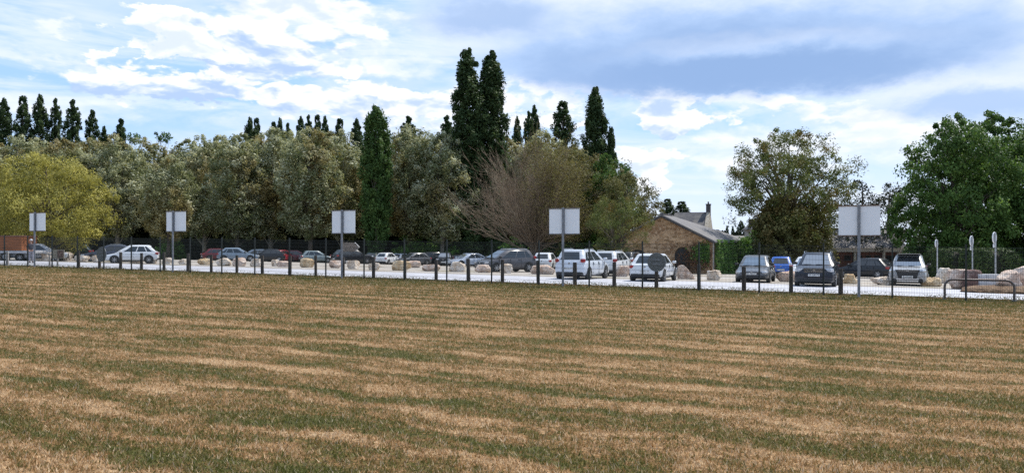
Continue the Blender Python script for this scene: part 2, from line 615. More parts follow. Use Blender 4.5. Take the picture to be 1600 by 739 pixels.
gravel_m, t = new_mat('sandy_gravel')
oc = t.n('ShaderNodeNewGeometry').outputs['Position']
base = t.mix(t.step(t.noise(oc, 0.25, 5, 0.6), 0.35, 0.7), (0.36, 0.32, 0.27), (0.47, 0.44, 0.41))
base = t.mix(t.m('MULTIPLY', t.step(t.noise(oc, 10, 4, 0.7), 0.4, 0.7), 0.5), base, (0.20, 0.17, 0.13))
base = t.mix(t.step(t.noise(oc, 0.12, 3, 0.6), 0.60, 0.68), base, (0.15, 0.13, 0.06))
t.out(t.pr(base, 0.95, 0, t.bump(t.noise(oc, 30, 3), 0.5, 0.03), 0.2))

soil_m, t = new_mat('wood_floor_soil')
oc = t.n('ShaderNodeNewGeometry').outputs['Position']
base = t.mix(t.noise(oc, 0.6, 5), (0.04, 0.045, 0.02), (0.09, 0.08, 0.04))
t.out(t.pr(base, 1.0, 0, t.bump(t.noise(oc, 3, 4), 0.5, 0.1), 0.1))


def sheet(name, s0, s1, t0, t1, ns, nt, mat, lift, rough=0.0):
    V = []; Fs = []
    for j in range(nt + 1):
        for i in range(ns + 1):
            s = s0 + (s1 - s0) * i / ns; q = t0 + (t1 - t0) * j / nt
            x, y = xy(s, q)
            z = gst(s, q) + lift
            if rough: z += rough * mnoise.noise(Vector((x * 0.5, y * 0.5, 0)))
            V.append((x, y, z))
    for j in range(nt):
        for i in range(ns):
            a = j * (ns + 1) + i
            Fs.append((a + 1, a, a + ns + 1, a + ns + 2))
    m = MB().add(V, Fs)
    o = m.build(name, mat, smooth=True)
    tag(o, kind='structure')
    return o


sheet('field_ground', -140, 160, -140, 2.05, 300, 142, turf, 0.0)
ro = sheet('road', -140, 160, 1.35, 8.6, 300, 12, road_m, 0.035)
sheet('car_park_ground', -140, 160, 8.3, 70, 150, 60, gravel_m, 0.03)
sheet('woodland_ground', -260, 300, 62, 240, 80, 40, soil_m, 0.05)
far = MB().add([(-4000, -2500, -3.2), (4000, -2500, -3.2), (4000, 5000, -3.2), (-4000, 5000, -3.2)], [(0, 1, 2, 3)])
tag(far.build('far_land', soil_m), kind='structure')

# ------------------------------------------------------------------ tree machinery
def leaf_mesh(name, C, N, S, tint, rng, aspect=0.6):
    n = len(C)
    N = N / (np.linalg.norm(N, axis=1, keepdims=True) + 1e-9)
    R = rng.normal(size=(n, 3))
    U = np.cross(N, R); U /= (np.linalg.norm(U, axis=1, keepdims=True) + 1e-9)
    W = np.cross(N, U)
    S = S[:, None]
    bend = N * S * 0.18
    V = np.stack([C + U * S, C + W * S * aspect - bend, C - U * S, C - W * S * aspect - bend], 1).reshape(-1, 3)
    return np_mesh(name, V, np.arange(n * 4), 4, np.repeat(tint, 4))


def interp(prof, h):
    return np.interp(h, [p[0] for p in prof], [p[1] for p in prof])


def crown(rng, H, prof, nc, per, cr, size, pw=1.4, up=0.5, shell=0.55, vert=1.0, gaps=0.0, lop=None):
    """leaf positions: clumps spread through the envelope prof (height -> radius)"""
    hs = np.linspace(prof[0][0], prof[-1][0], 200)
    rr = interp(prof, hs)
    pdf = rr ** pw + 0.02; pdf /= pdf.sum()
    h = rng.choice(hs, nc, p=pdf) + rng.uniform(-.2, .2, nc)
    ang = rng.uniform(0, 2 * math.pi, nc)
    lump = 1 + 0.16 * np.sin(ang * 3 + h * 0.9 + rng.uniform(0, 6)) + 0.10 * np.sin(ang * 5 - h * 1.7)
    rad = interp(prof, h) * (shell + (1 - shell) * rng.uniform(0, 1, nc) ** 0.6) * lump
    inner = rng.uniform(0, 1, nc) < 0.25
    rad[inner] *= rng.uniform(0.1, 0.9, inner.sum())
    cc = np.stack([rad * np.cos(ang), rad * np.sin(ang), h], 1)
    if lop is not None: cc[:, 0] += lop[0] * (h / H); cc[:, 1] += lop[1] * (h / H)
    csz = cr * rng.uniform(0.55, 1.35, nc) * np.clip(0.30 + 1.1 * interp(prof, h) / max(p[1] for p in prof), 0.3, 1.0)
    ct = rng.uniform(0, 1, nc)
    k = np.repeat(np.arange(nc), per)
    n = len(k)
    g = rng.normal(size=(n, 3))
    g /= np.linalg.norm(g, axis=1, keepdims=True)
    g *= (rng.uniform(0, 1, (n, 1)) ** 0.45)
    g[:, 2] *= 0.75 * vert
    C = cc[k] + g * csz[k][:, None]
    outw = C.copy(); outw[:, 2] = 0
    outw /= (np.linalg.norm(outw, axis=1, keepdims=True) + 1e-6)
    N = rng.normal(size=(n, 3)) * 0.75 + g * 0.8 + outw * 0.25 + np.array([0, 0, up])
    S = size * rng.uniform(0.55, 1.35, n)
    T = np.clip(0.45 * ct[k] + 0.35 * rng.uniform(0, 1, n) + 0.22 * (g[:, 2] / vert + 0.5), 0, 1)  # leaves lighten towards each clump's top: lit tips put into the tint
    return C, N, S, T, cc


def limbs(rng, H, r0, cc, n_l, first=0.12, top=0.9, lean=(0, 0)):
    mb = MB()
    pts = []; rad = []
    for i in range(9):
        f = i / 8
        pts.append(Vector((lean[0] * f + 0.12 * math.sin(f * 5), lean[1] * f + 0.1 * math.sin(f * 4 + 1), H * top * f)))
        rad.append(r0 * (1.25 if i == 0 else 1) * (1 - f) ** 0.8 + 0.03)
    mb.tube(pts, rad, 9)
    idx = rng.choice(len(cc), min(n_l, len(cc)), replace=False)
    for j in idx:
        e = Vector(cc[j])
        f = min(max(first, (e.z / H) * rng.uniform(0.35, 0.7)), 0.8)
        k = f * 8 / top if False else f * 8
        i0 = min(int(k), 7)
        s = pts[i0].lerp(pts[i0 + 1], k - i0)
        if e.z < s.z + 0.3: s = pts[0].lerp(pts[-1], max(0.05, (e.z / H) * .6))
        m1 = s.lerp(e, 0.45) + Vector((0, 0, (e - s).length * 0.12)) + Vector(rng.normal(size=3)) * 0.15
        rr = r0 * 0.34 * (1 - f * .6)
        mb.tube([s, s.lerp(m1, .5), m1, m1.lerp(e, .5), e], [rr, rr * .8, rr * .55, rr * .35, 0.015], 5, False)
    return mb


_T = {}


def species(key, mat, barkm, seed, H, prof, nc, per, cr, size, trunk_r, n_l, aspect=0.6, sprays=None, **kw):
    rng = np.random.default_rng(seed)
    C, N, S, T, cc = crown(rng, H, prof, nc, per, cr, size, **kw)
    me = leaf_mesh('crown', C, N, S, T, rng, aspect)
    me.materials.append(mat)
    tb = limbs(rng, H, trunk_r, cc, n_l)
    tm = bpy.data.meshes.new('trunk')
    tm.from_pydata(tb.v, [], tb.f)
    tm.polygons.foreach_set('use_smooth', [True] * len(tm.polygons))
    tm.materials.append(barkm)
    _T[key] = (me, tm, H)


def plant(key, name, px, Y, top_py, label, group=None, rz=0.0, wide=1.0, sink=0.0, cat='tree', loc=None, H=None):
    """stand a tree in picture column px at depth Y so that its top is seen at row top_py"""
    me, tm, H0 = _T[key]
    p = at(px, Y) if loc is None else loc
    if H is None: H = CAMZ + (HZ - top_py) / F * Y - p.z
    o = empty(name, (p.x, p.y, p.z - 0.05), rz)
    k = H / H0
    tag(o, label, cat, group)
    c = link_mesh('crown', me, None, o)
    q = link_mesh('trunk', tm, None, o)
    c.scale = q.scale = (k * wide, k * wide, k)
    return o


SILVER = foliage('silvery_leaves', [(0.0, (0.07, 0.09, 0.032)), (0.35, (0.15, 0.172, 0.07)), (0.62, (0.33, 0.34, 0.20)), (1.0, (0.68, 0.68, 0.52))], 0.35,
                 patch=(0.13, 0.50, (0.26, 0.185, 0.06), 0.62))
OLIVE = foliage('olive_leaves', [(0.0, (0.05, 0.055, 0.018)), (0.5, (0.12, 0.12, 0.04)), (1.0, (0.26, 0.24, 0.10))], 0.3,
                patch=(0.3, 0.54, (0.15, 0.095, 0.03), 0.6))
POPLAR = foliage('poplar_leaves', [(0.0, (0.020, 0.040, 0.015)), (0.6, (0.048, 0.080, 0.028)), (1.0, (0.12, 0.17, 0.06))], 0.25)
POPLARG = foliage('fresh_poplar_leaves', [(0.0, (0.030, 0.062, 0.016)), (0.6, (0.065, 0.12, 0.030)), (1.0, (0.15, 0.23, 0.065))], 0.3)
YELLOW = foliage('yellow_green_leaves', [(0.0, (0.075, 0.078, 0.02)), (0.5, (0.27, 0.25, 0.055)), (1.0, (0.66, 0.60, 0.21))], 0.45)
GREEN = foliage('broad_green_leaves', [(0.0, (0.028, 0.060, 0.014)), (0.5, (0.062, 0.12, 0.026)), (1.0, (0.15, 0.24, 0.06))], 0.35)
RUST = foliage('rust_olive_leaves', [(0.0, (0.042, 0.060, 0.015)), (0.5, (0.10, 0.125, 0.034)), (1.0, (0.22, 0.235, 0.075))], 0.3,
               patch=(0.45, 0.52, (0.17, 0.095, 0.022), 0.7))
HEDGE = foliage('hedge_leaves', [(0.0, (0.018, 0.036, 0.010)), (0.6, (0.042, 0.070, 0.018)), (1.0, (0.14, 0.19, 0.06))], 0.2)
DARKL = foliage('dark_leaves', [(0.0, (0.010, 0.015, 0.007)), (0.7, (0.022, 0.030, 0.012)), (1.0, (0.07, 0.085, 0.045))], 0.15)  # very dark leaf colour; the wood's inner shade is put into it
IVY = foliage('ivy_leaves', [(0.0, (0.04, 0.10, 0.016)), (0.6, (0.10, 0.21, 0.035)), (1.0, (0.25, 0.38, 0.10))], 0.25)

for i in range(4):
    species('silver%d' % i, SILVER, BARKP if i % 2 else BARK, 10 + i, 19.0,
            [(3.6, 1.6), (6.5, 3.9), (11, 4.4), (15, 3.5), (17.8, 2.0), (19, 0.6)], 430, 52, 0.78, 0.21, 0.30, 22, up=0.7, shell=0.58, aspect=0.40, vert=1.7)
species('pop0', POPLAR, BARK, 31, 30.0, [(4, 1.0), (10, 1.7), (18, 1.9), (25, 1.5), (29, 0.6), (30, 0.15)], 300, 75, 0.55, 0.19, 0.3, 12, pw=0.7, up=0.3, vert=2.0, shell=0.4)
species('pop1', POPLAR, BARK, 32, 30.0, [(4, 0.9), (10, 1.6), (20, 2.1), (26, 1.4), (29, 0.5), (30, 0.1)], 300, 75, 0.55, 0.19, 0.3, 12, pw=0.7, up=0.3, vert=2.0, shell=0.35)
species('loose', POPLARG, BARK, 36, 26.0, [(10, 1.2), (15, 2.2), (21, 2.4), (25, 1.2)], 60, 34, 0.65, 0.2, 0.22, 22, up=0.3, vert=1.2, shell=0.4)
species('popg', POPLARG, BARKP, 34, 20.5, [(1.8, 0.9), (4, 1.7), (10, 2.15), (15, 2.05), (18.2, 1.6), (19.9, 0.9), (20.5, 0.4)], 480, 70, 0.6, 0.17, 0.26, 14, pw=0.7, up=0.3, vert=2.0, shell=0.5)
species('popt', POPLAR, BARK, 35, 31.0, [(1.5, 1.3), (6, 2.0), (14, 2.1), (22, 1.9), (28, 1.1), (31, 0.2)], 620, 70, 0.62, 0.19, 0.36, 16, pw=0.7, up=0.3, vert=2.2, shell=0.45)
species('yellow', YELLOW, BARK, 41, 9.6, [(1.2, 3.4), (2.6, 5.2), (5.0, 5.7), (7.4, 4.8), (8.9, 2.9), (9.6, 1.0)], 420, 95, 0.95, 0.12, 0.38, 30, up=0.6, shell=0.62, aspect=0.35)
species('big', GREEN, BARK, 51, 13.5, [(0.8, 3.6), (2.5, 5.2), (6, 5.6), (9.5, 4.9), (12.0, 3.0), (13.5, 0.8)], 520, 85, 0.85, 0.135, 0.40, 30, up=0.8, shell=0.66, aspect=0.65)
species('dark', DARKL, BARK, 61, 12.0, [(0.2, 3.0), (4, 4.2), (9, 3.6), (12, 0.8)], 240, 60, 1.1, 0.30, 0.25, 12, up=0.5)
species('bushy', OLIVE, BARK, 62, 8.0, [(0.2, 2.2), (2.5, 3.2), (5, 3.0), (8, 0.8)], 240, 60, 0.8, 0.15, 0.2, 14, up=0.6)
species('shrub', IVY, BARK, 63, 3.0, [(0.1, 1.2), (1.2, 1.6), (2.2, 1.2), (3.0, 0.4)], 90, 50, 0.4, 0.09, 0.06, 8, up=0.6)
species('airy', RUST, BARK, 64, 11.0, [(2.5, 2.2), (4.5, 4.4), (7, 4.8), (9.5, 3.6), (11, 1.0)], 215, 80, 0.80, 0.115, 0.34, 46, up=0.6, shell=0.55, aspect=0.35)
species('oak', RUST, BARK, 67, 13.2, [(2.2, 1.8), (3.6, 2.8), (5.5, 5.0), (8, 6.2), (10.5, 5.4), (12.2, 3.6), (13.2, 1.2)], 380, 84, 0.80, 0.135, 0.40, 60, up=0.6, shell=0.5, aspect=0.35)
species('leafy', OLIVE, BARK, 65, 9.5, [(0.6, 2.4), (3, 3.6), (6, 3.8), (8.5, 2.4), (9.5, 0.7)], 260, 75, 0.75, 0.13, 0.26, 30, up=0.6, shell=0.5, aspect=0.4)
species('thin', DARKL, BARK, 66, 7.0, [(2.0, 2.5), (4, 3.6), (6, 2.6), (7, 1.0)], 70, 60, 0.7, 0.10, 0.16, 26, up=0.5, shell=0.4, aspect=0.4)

# ------------------------------------------------------------------ trees
rnd = random.Random(5)
GS = 'grey green trees along the back of the car park'
wall = [(-40, 112, 222), (28, 118, 212), (98, 116, 216), (182, 120, 212), (262, 104, 240), (318, 118, 212), (372, 112, 208),
        (424, 116, 202), (484, 110, 196), (536, 118, 206), (640, 112, 194), (690, 110, 208)]
WL = ['grey green tree cut by the left edge of the picture behind the yellow tree',
      'grey green tree rising behind the left half of the yellow green tree',
      'grey green tree rising just behind the top of the yellow green tree',
      'dark grey green tree right of the yellow green tree',
      'lower silvery tree standing forward above the second white board from the left',
      'silvery topped tree in the gap right of the lower forward silvery tree',
      'grey brown tree left of the poplar tops midway along the wood',
      'brownish grey tree under the pair of dark poplar tops',
      'tallest brown tinted silvery tree of the wood left of the lone poplar',
      'silver tree directly left of the lone slender green poplar',
      'silver leaved tree directly right of the lone slender green poplar',
      'silver leaved tree left of the twin tall dark poplars']
for i, (px, Y, top) in enumerate(wall):
    plant('silver%d' % (i % 4), 'silver_tree', px, Y, top, WL[i], GS, rnd.uniform(0, 6), 1.0 + 0.12 * rnd.random())
# second rank closes the wood behind them
back = [(-10, 134, 222), (60, 134, 218), (140, 132, 214), (225, 130, 216), (295, 134, 218), (348, 132, 214), (400, 130, 210), (455, 132, 206),
        (512, 132, 206), (590, 132, 214), (664, 128, 206), (735, 126, 214), (790, 122, 214), (850, 120, 206), (905, 124, 226)]
BL = ['leftmost', 'second', 'third', 'fourth', 'fifth', 'sixth', 'seventh', 'eighth', 'ninth', 'tenth', 'eleventh', 'twelfth', 'thirteenth', 'fourteenth', 'fifteenth']
for i, (px, Y, top) in enumerate(back):
    plant('silver%d' % ((i + 2) % 4), 'silver_tree', px, Y, top, BL[i] + ' from the left in the rear rank of grey green trees of the wood',
          'rear rank of grey green trees', rnd.uniform(0, 6), 1.15)
ORD = ['leftmost', 'second', 'third', 'fourth', 'fifth', 'sixth', 'seventh', 'eighth', 'ninth', 'tenth', 'eleventh', 'twelfth', 'thirteenth',
       'fourteenth', 'fifteenth', 'sixteenth', 'seventeenth', 'eighteenth', 'nineteenth', 'twentieth', 'twenty-first', 'twenty-second',
       'twenty-third', 'twenty-fourth', 'twenty-fifth', 'twenty-sixth', 'twenty-seventh', 'twenty-eighth', 'twenty-ninth', 'thirtieth',
       'thirty-first', 'thirty-second', 'thirty-third', 'thirty-fourth', 'thirty-fifth', 'thirty-sixth', 'thirty-seventh', 'thirty-eighth',
       'thirty-ninth', 'fortieth', 'forty-first', 'forty-second']
for i in range(15):
    px = -60 + i * 64
    plant('dark', 'understorey_tree', px, 138 - (i % 3) * 3, 262 + rnd.uniform(-12, 12),
          ORD[i] + ' from the left of the dark shaded trees deep inside the wood', 'dark shaded trees inside the wood', rnd.uniform(0, 6), 1.5)
# slender poplars rising above the wood
tops = [(6, 152, 1.0, 0), (36, 146, .95, 1), (62, 146, .95, 0), (87, 150, .8, 1), (114, 152, 1.05, 2), (144, 168, .95, 1), (163, 196, .8, 0),
        (189, 182, .95, 2), (390, 182, .95, 0), (401, 181, .8, 1), (428, 187, .8, 2), (437, 183, .8, 0), (450, 189, .8, 1), (470, 180, .8, 0), (482, 176, .75, 1),
        (496, 176, .8, 2), (508, 180, .75, 0), (531, 182, 1.0, 1), (557, 184, 1.0, 0), (638, 178, 1.35, 2), (698, 177, 1.2, 1), (808, 180, .7, 0),
        (826, 170, .8, 1), (835, 163, .8, 0), (879, 154, 1.45, 2)]
for i, (px, top, wd, k) in enumerate(tops):
    plant('pop%d' % min(k, 1), 'poplar', px, 150 + (i % 4) * 2, top, ORD[i] + ' from the left of the dark poplar tops rising above the wood',
          'dark poplar tops above the wood', rnd.uniform(0, 6), wd * 0.86)
for px, top, lb in ((206, 190, 'loose thin poplar right of the row of eight dark ones at left'),
                    (252, 188, 'ragged gappy poplar top alone above the wood at left')):
    plant('loose', 'poplar', px, 150, top, lb, None, rnd.uniform(0, 6))
plant('popg', 'lombardy_poplar', 588, 104, 170, 'lone fresh green column shaped poplar standing forward of the wood', None, 0.3, 0.88)
plant('popt', 'lombardy_poplar', 731, 112, 74, 'taller left one of the twin dark poplars', 'twin tall dark poplars', 0.0, 1.12)
plant('popt', 'lombardy_poplar', 767, 114, 77, 'right one of the twin dark poplars above the bare tree', 'twin tall dark poplars', 2.2, 1.10)
plant('popt', 'lombardy_poplar', 930, 118, 134, 'dark pointed poplar above the right end of the wood', None, 1.1, 1.0)
plant('popt', 'lombardy_poplar', 954, 118, 196, 'short dark poplar against the right side of the taller pointed one', None, 3.1, 0.7)
plant('yellow', 'yellow_green_tree', 74, 72, 241, 'rounded yellow green tree at the left edge behind the first boards', None, 0.5, 0.88)
# right side of the wood: green tree with thin outer sprays, bushy olive trees
plant('leafy', 'leafy_tree', 902, 92, 232, 'dense olive green tree right of the bare branched tree', None, 0.5, 1.15)
plant('big', 'leafy_tree', 950, 88, 242, 'dark green tree at the right end of the wood beside the barn', None, 1.5, 0.66)
plant('leafy', 'leafy_tree', 978, 82, 268, 'thin crowned green tree leaning towards the stone barn', None, 2.5, 0.86)
plant('airy', 'leafy_tree', 966, 59.5, 300, 'small green tree overhanging the left end of the stone barn', None, 2.0, 0.82)
# oak right of the barn, and the open tree behind it
plant('oak', 'rust_tinged_tree', 1232, 70, 204, 'broad rusty olive tree with gaps in its crown right of the barn', None, 0.9, 0.92)
plant('bushy', 'rust_tinged_tree', 1222, 69, 300, 'dark low bushy tree under the broad rusty olive tree', None, 0.9, 0.85)
plant('bushy', 'rust_tinged_tree', 1268, 71, 306, 'shorter dark bushy tree left of the large white board', None, 2.2, 0.62)
plant('thin', 'thin_crowned_tree', 1345, 78, 278, 'thin dark crowned tree above the low slate roofed building', None, 1.2, 1.1)
plant('thin', 'thin_crowned_tree', 1388, 80, 284, 'small thin tree touching the left side of the big green tree', None, 3.2, 1.0)
plant('big', 'broad_green_tree', 1492, 64, 180, 'big fresh green tree with a domed crown right of the largest white board', 'big green trees at the right', 0.0, 0.77)
plant('big', 'broad_green_tree', 1556, 68, 177, 'tallest big green tree with its dome near the right edge', 'big green trees at the right', 2.0, 0.86)
plant('big', 'broad_green_tree', 1650, 66, 186, 'big green tree cut by the right edge of the picture', 'big green trees at the right', 4.0, 0.9)
# far dark trees between barn and pale house
for px, top, wd, Y, lb in ((1043, 309, 1.1, 190, 'small far poplar left behind the slate roof with the chimney'),
                           (1065, 313, 1.3, 190, 'small far poplar right behind the slate roof with the chimney'),
                           (1136, 352, .55, 240, 'left tiny far poplar between barn and pale house'),
                           (1145, 353, .55, 240, 'right tiny far poplar between barn and pale house'),
                           (1158, 345, 1.1, 235, 'dark far poplar beside the chimney of the pale house')):
    plant('pop1', 'poplar', px, Y, top, lb, 'far poplars behind the buildings', 0.4, wd * 1.9)
for i, px in enumerate((1112, 1122, 1130, 1150, 1164)):
    plant('dark', 'far_tree', px, 210, 359 + (i * 7) % 6, ORD[i] + ' from the left of the low far trees behind the barn roof', 'low far trees', i * 1.3, 0.9)
plant('shrub', 'shrub', 1192, 74, 358, 'fresh green shrub in front of the pale house with a chimney', None, 0.4, 1.0)
plant('shrub', 'shrub', 1213, 72, 366, 'rounded shrub at the foot of the rusty olive tree', None, 1.4, 1.1)
plant('shrub', 'shrub', 1178, 72, 372, 'low shrub against the ivy covered barn wall', None, 2.4, 1.0)
for i, (px, Y, top) in enumerate(((268, 108, 372), (640, 112, 368), (690, 112, 366), (800, 92, 372), (862, 90, 366), (905, 86, 368), (940, 84, 366), (975, 82, 370))):
    plant('shrub', 'bush', px, Y, top, ORD[i] + ' from the left of the low bushes behind the parked cars' if i < 8 else
          ('dark bush before the left wall of the low building' if i == 9 else 'small bush by the brown doors of the low building'),
          'low bushes behind the parked cars', i * 1.1, 1.2)

# far woods: a mass nobody could count, well behind everything
rng = np.random.default_rng(77)
n = 26000
xx = rng.uniform(-420, 620, n); yy = rng.uniform(300, 345, n)
hh = rng.uniform(0, 1, n) ** 0.6 * (7.5 + 3.0 * np.sin(xx * 0.05) + 2.0 * np.sin(xx * 0.19 + 2))
Cx = np.stack([xx, yy, -3.2 + hh], 1)
o = link_mesh('distant_woods', leaf_mesh('distant_woods', Cx, rng.normal(size=(n, 3)) + np.array([0, 0, .5]), rng.uniform(0.6, 1.3, n), rng.uniform(0, 1, n), rng), DARKL)
tag(o, 'dark distant line of woods along the horizon', 'woods', kind='stuff')

# ---- the bare, many stemmed willow
def willow():
    p = at(838, 84)
    root = empty('bare_willow', (p.x, p.y, p.z - 0.05))
    tag(root, 'half bare willow with fan of brown leafless branches behind the parked cars', 'tree')
    rg = np.random.default_rng(9)
    tr_ = MB()
    tr_.tube([(0, 0, 0), (0.05, 0, 0.8), (-0.05, 0, 1.7), (0.1, 0, 2.4)], [0.52, 0.42, 0.46, 0.30], 10)
    br = MB()
    tips = []

    def grow(s, d, L, r, depth):
        k = 5
        pts = [s]; q = s.copy(); dd = d.copy()
        for i in range(k):
            dd = (dd + Vector(rg.normal(size=3)) * 0.10 + Vector((0, 0, 0.035 if depth else 0.01))).normalized()
            q = q + dd * (L / k)
            pts.append(q.copy())
        rad = [max(0.007, r * (1 - 0.8 * i / k)) for i in range(k + 1)]
        (br).tube(pts, rad, 4 if depth else 5, False)
        if depth < 3:
            nchild = (8, 4, 3)[depth]
            for c_ in range(nchild):
                i = rg.integers(1, k + 1)
                ax = Vector(rg.normal(size=3)).normalized()
                nd = (dd + ax * 0.42).normalized()
                grow(pts[i].copy(), nd, L * rg.uniform(0.35, 0.6), max(rad[i] * 0.7, 0.008), depth + 1)
        else:
            tips.append(q)
    for i in range(74):
        a = rg.uniform(0, 2 * math.pi)
        tilt = rg.uniform(0.05, 1.32)
        d = Vector((math.sin(tilt) * math.cos(a), math.sin(tilt) * math.sin(a), math.cos(tilt)))
        h = rg.uniform(1.2, 2.4)
        L = 6.6 + 1.0 * rg.uniform() - 1.0 * tilt * (1 if d.x > 0 else 0.0)
        grow(Vector((0, 0, h)), d, L, 0.085, 0)
    tr_.build('trunk', BARK, root, smooth=True)
    br.build('branches', TWIG, root)
    # leaf on the upper and right-hand branches only
    pts = np.array([tuple(v) for v in tips])
    keep = (pts[:, 0] * 0.95 + (pts[:, 2] - 6) * 0.25 + rg.normal(size=len(pts)) * 1.3) > 1.6
    pts = pts[keep]
    k = np.repeat(np.arange(len(pts)), 14)
    C = pts[k] + rg.normal(size=(len(k), 3)) * 0.42
    o_ = link_mesh('crown', leaf_mesh('crown', C, rg.normal(size=(len(k), 3)) + np.array([0, 0, .5]), rg.uniform(0.05, 0.13, len(k)),
                                      rg.uniform(0, 1, len(k)), rg, 0.32), foliage('willow_leaves', [(0.0, (0.07, 0.06, 0.02)), (0.5, (0.13, 0.115, 0.035)), (1, (0.24, 0.21, 0.08))], 0.35), root)


willow()

# ---- clipped hedges at right
def clipped(px0, px1, Y, top, label):
    pa, pb = at(px0, Y), at(px1, Y)
    c = (pa + pb) / 2
    W = (pb - pa).length; Ht = CAMZ + (HZ - top) / F * Y - c.z
    root = empty('clipped_hedge', (c.x, c.y, c.z - 0.02))
    tag(root, label, 'hedge', 'clipped hedges at the right')
    rg = np.random.default_rng(int(px0))
    n = 16000
    th = rg.uniform(0, 2 * math.pi, n); u = rg.uniform(-1, 1, n)
    cx = np.cos(th) * np.sqrt(1 - u * u); cy = np.sin(th) * np.sqrt(1 - u * u)
    e = 0.45
    X = np.sign(cx) * np.abs(cx) ** e * W / 2; Yy = np.sign(cy) * np.abs(cy) ** e * 1.1; Z = np.sign(u) * np.abs(u) ** 0.7 * Ht / 2 + Ht / 2
    r = 1 - 0.16 * rg.uniform(0, 1, n) ** 2 + 0.03 * np.sin(X * 5) + 0.02 * np.sin(Z * 9)
    C = np.stack([X * r, Yy * r, (Z - Ht / 2) * r + Ht / 2], 1)
    N = np.stack([cx, cy, u], 1) + rg.normal(size=(n, 3)) * 0.6
    link_mesh('foliage', leaf_mesh('foliage', C, N, rg.uniform(0.04, 0.09, n), rg.uniform(0, 1, n), rg), HEDGE, root)
    core = MB(); core.ellipsoid((0, 0, Ht / 2), (W * .42, 0.85, Ht * .43), 16, 10); core.build('twig_mass', bark('hedge_twigs', (0.01, 0.012, 0.006), (0.025, 0.025, 0.012)), root, smooth=True)


clipped(1449, 1516, 56, 388, 'long clipped dark hedge left of the rounder one')
clipped(1505, 1583, 52, 387, 'rounded clipped dark hedge behind the big boulders')

# ------------------------------------------------------------------ buildings
def stone_mat(name, cols, mortar, scale):
    m, t = new_mat(name)
    oc = t.n('ShaderNodeTexCoord').outputs['Object']
    mp_ = t.n('ShaderNodeMapping'); t.put(mp_.inputs[0], oc); mp_.inputs['Scale'].default_value = (1, 1, 1.7)
    q = mp_.outputs[0]
    edge = t.vor(q, scale, 'DISTANCE_TO_EDGE')
    cell = t.n('ShaderNodeTexVoronoi'); t.put(cell.inputs[0], q); cell.inputs['Scale'].default_value = scale
    sr = t.n('ShaderNodeSeparateColor'); t.put(sr.inputs[0], cell.outputs['Color'])
    c = t.ramp(sr.outputs[0], [(0, cols[0]), (0.5, cols[1]), (1, cols[2])])
    big_ = t.noise(oc, 0.7, 5, 0.65)
    c = t.mix(t.m('MULTIPLY', t.step(big_, 0.5, 0.62), 0.6), c, cols[3])
    c = t.mix(t.m('MULTIPLY', t.step(t.noise(oc, 14, 3), 0.4, 0.7), 0.35), c, cols[0])
    c = t.mix(t.step(edge, 0.07, 0.02), c, mortar)
    t.out(t.pr(c, 0.95, 0, t.bump(t.m('ADD', t.step(edge, 0.0, 0.12), t.noise(oc, 20, 3)), 0.8, 0.03), 0.2))
    return m


def slate_mat(name, a, b):
    m, t = new_mat(name)
    oc = t.n('ShaderNodeTexCoord').outputs['Object']
    br = t.n('ShaderNodeTexBrick'); t.put(br.inputs['Vector'], oc)
    br.inputs['Scale'].default_value = 2.2; br.inputs['Mortar Size'].default_value = 0.012
    t.put(br.inputs['Color1'], a); t.put(br.inputs['Color2'], b); t.put(br.inputs['Mortar'], tuple(x * .5 for x in a))
    c = t.mix(t.m('MULTIPLY', t.step(t.noise(oc, 0.9, 5), 0.45, 0.7), 0.5), br.outputs[0], (0.20, 0.18, 0.15))
    t.out(t.pr(c, 0.75, 0, t.bump(br.outputs[1], 0.5, 0.02), 0.3))
    return m


RUBBLE = stone_mat('rubble_stone', [(0.22, 0.135, 0.07), (0.40, 0.25, 0.135), (0.56, 0.38, 0.225), (0.17, 0.08, 0.04)], (0.48, 0.34, 0.22), 3.2)
PALEST = stone_mat('pale_stone', [(0.27, 0.23, 0.18), (0.38, 0.33, 0.26), (0.46, 0.42, 0.35), (0.25, 0.21, 0.16)], (0.42, 0.39, 0.33), 4.0)
SLATE = slate_mat('slate_roof', (0.105, 0.10, 0.105), (0.155, 0.15, 0.15))
SLATED = slate_mat('dark_slate_roof', (0.05, 0.05, 0.06), (0.08, 0.08, 0.09))
RENDERW = flat('pale_render', (0.40, 0.38, 0.35), 0.9, 0, 0.15, 1.5, 0.3)
DARKW = flat('dark_window', (0.02, 0.022, 0.026), 0.15, spec=0.8)
BROWND = flat('brown_door_wood', (0.10, 0.035, 0.022), 0.6, 0, 0.3, 4)
WOODW = flat('weathered_wood_dark', (0.05, 0.042, 0.036), 0.85, 0, 0.4, 6, 0.3)


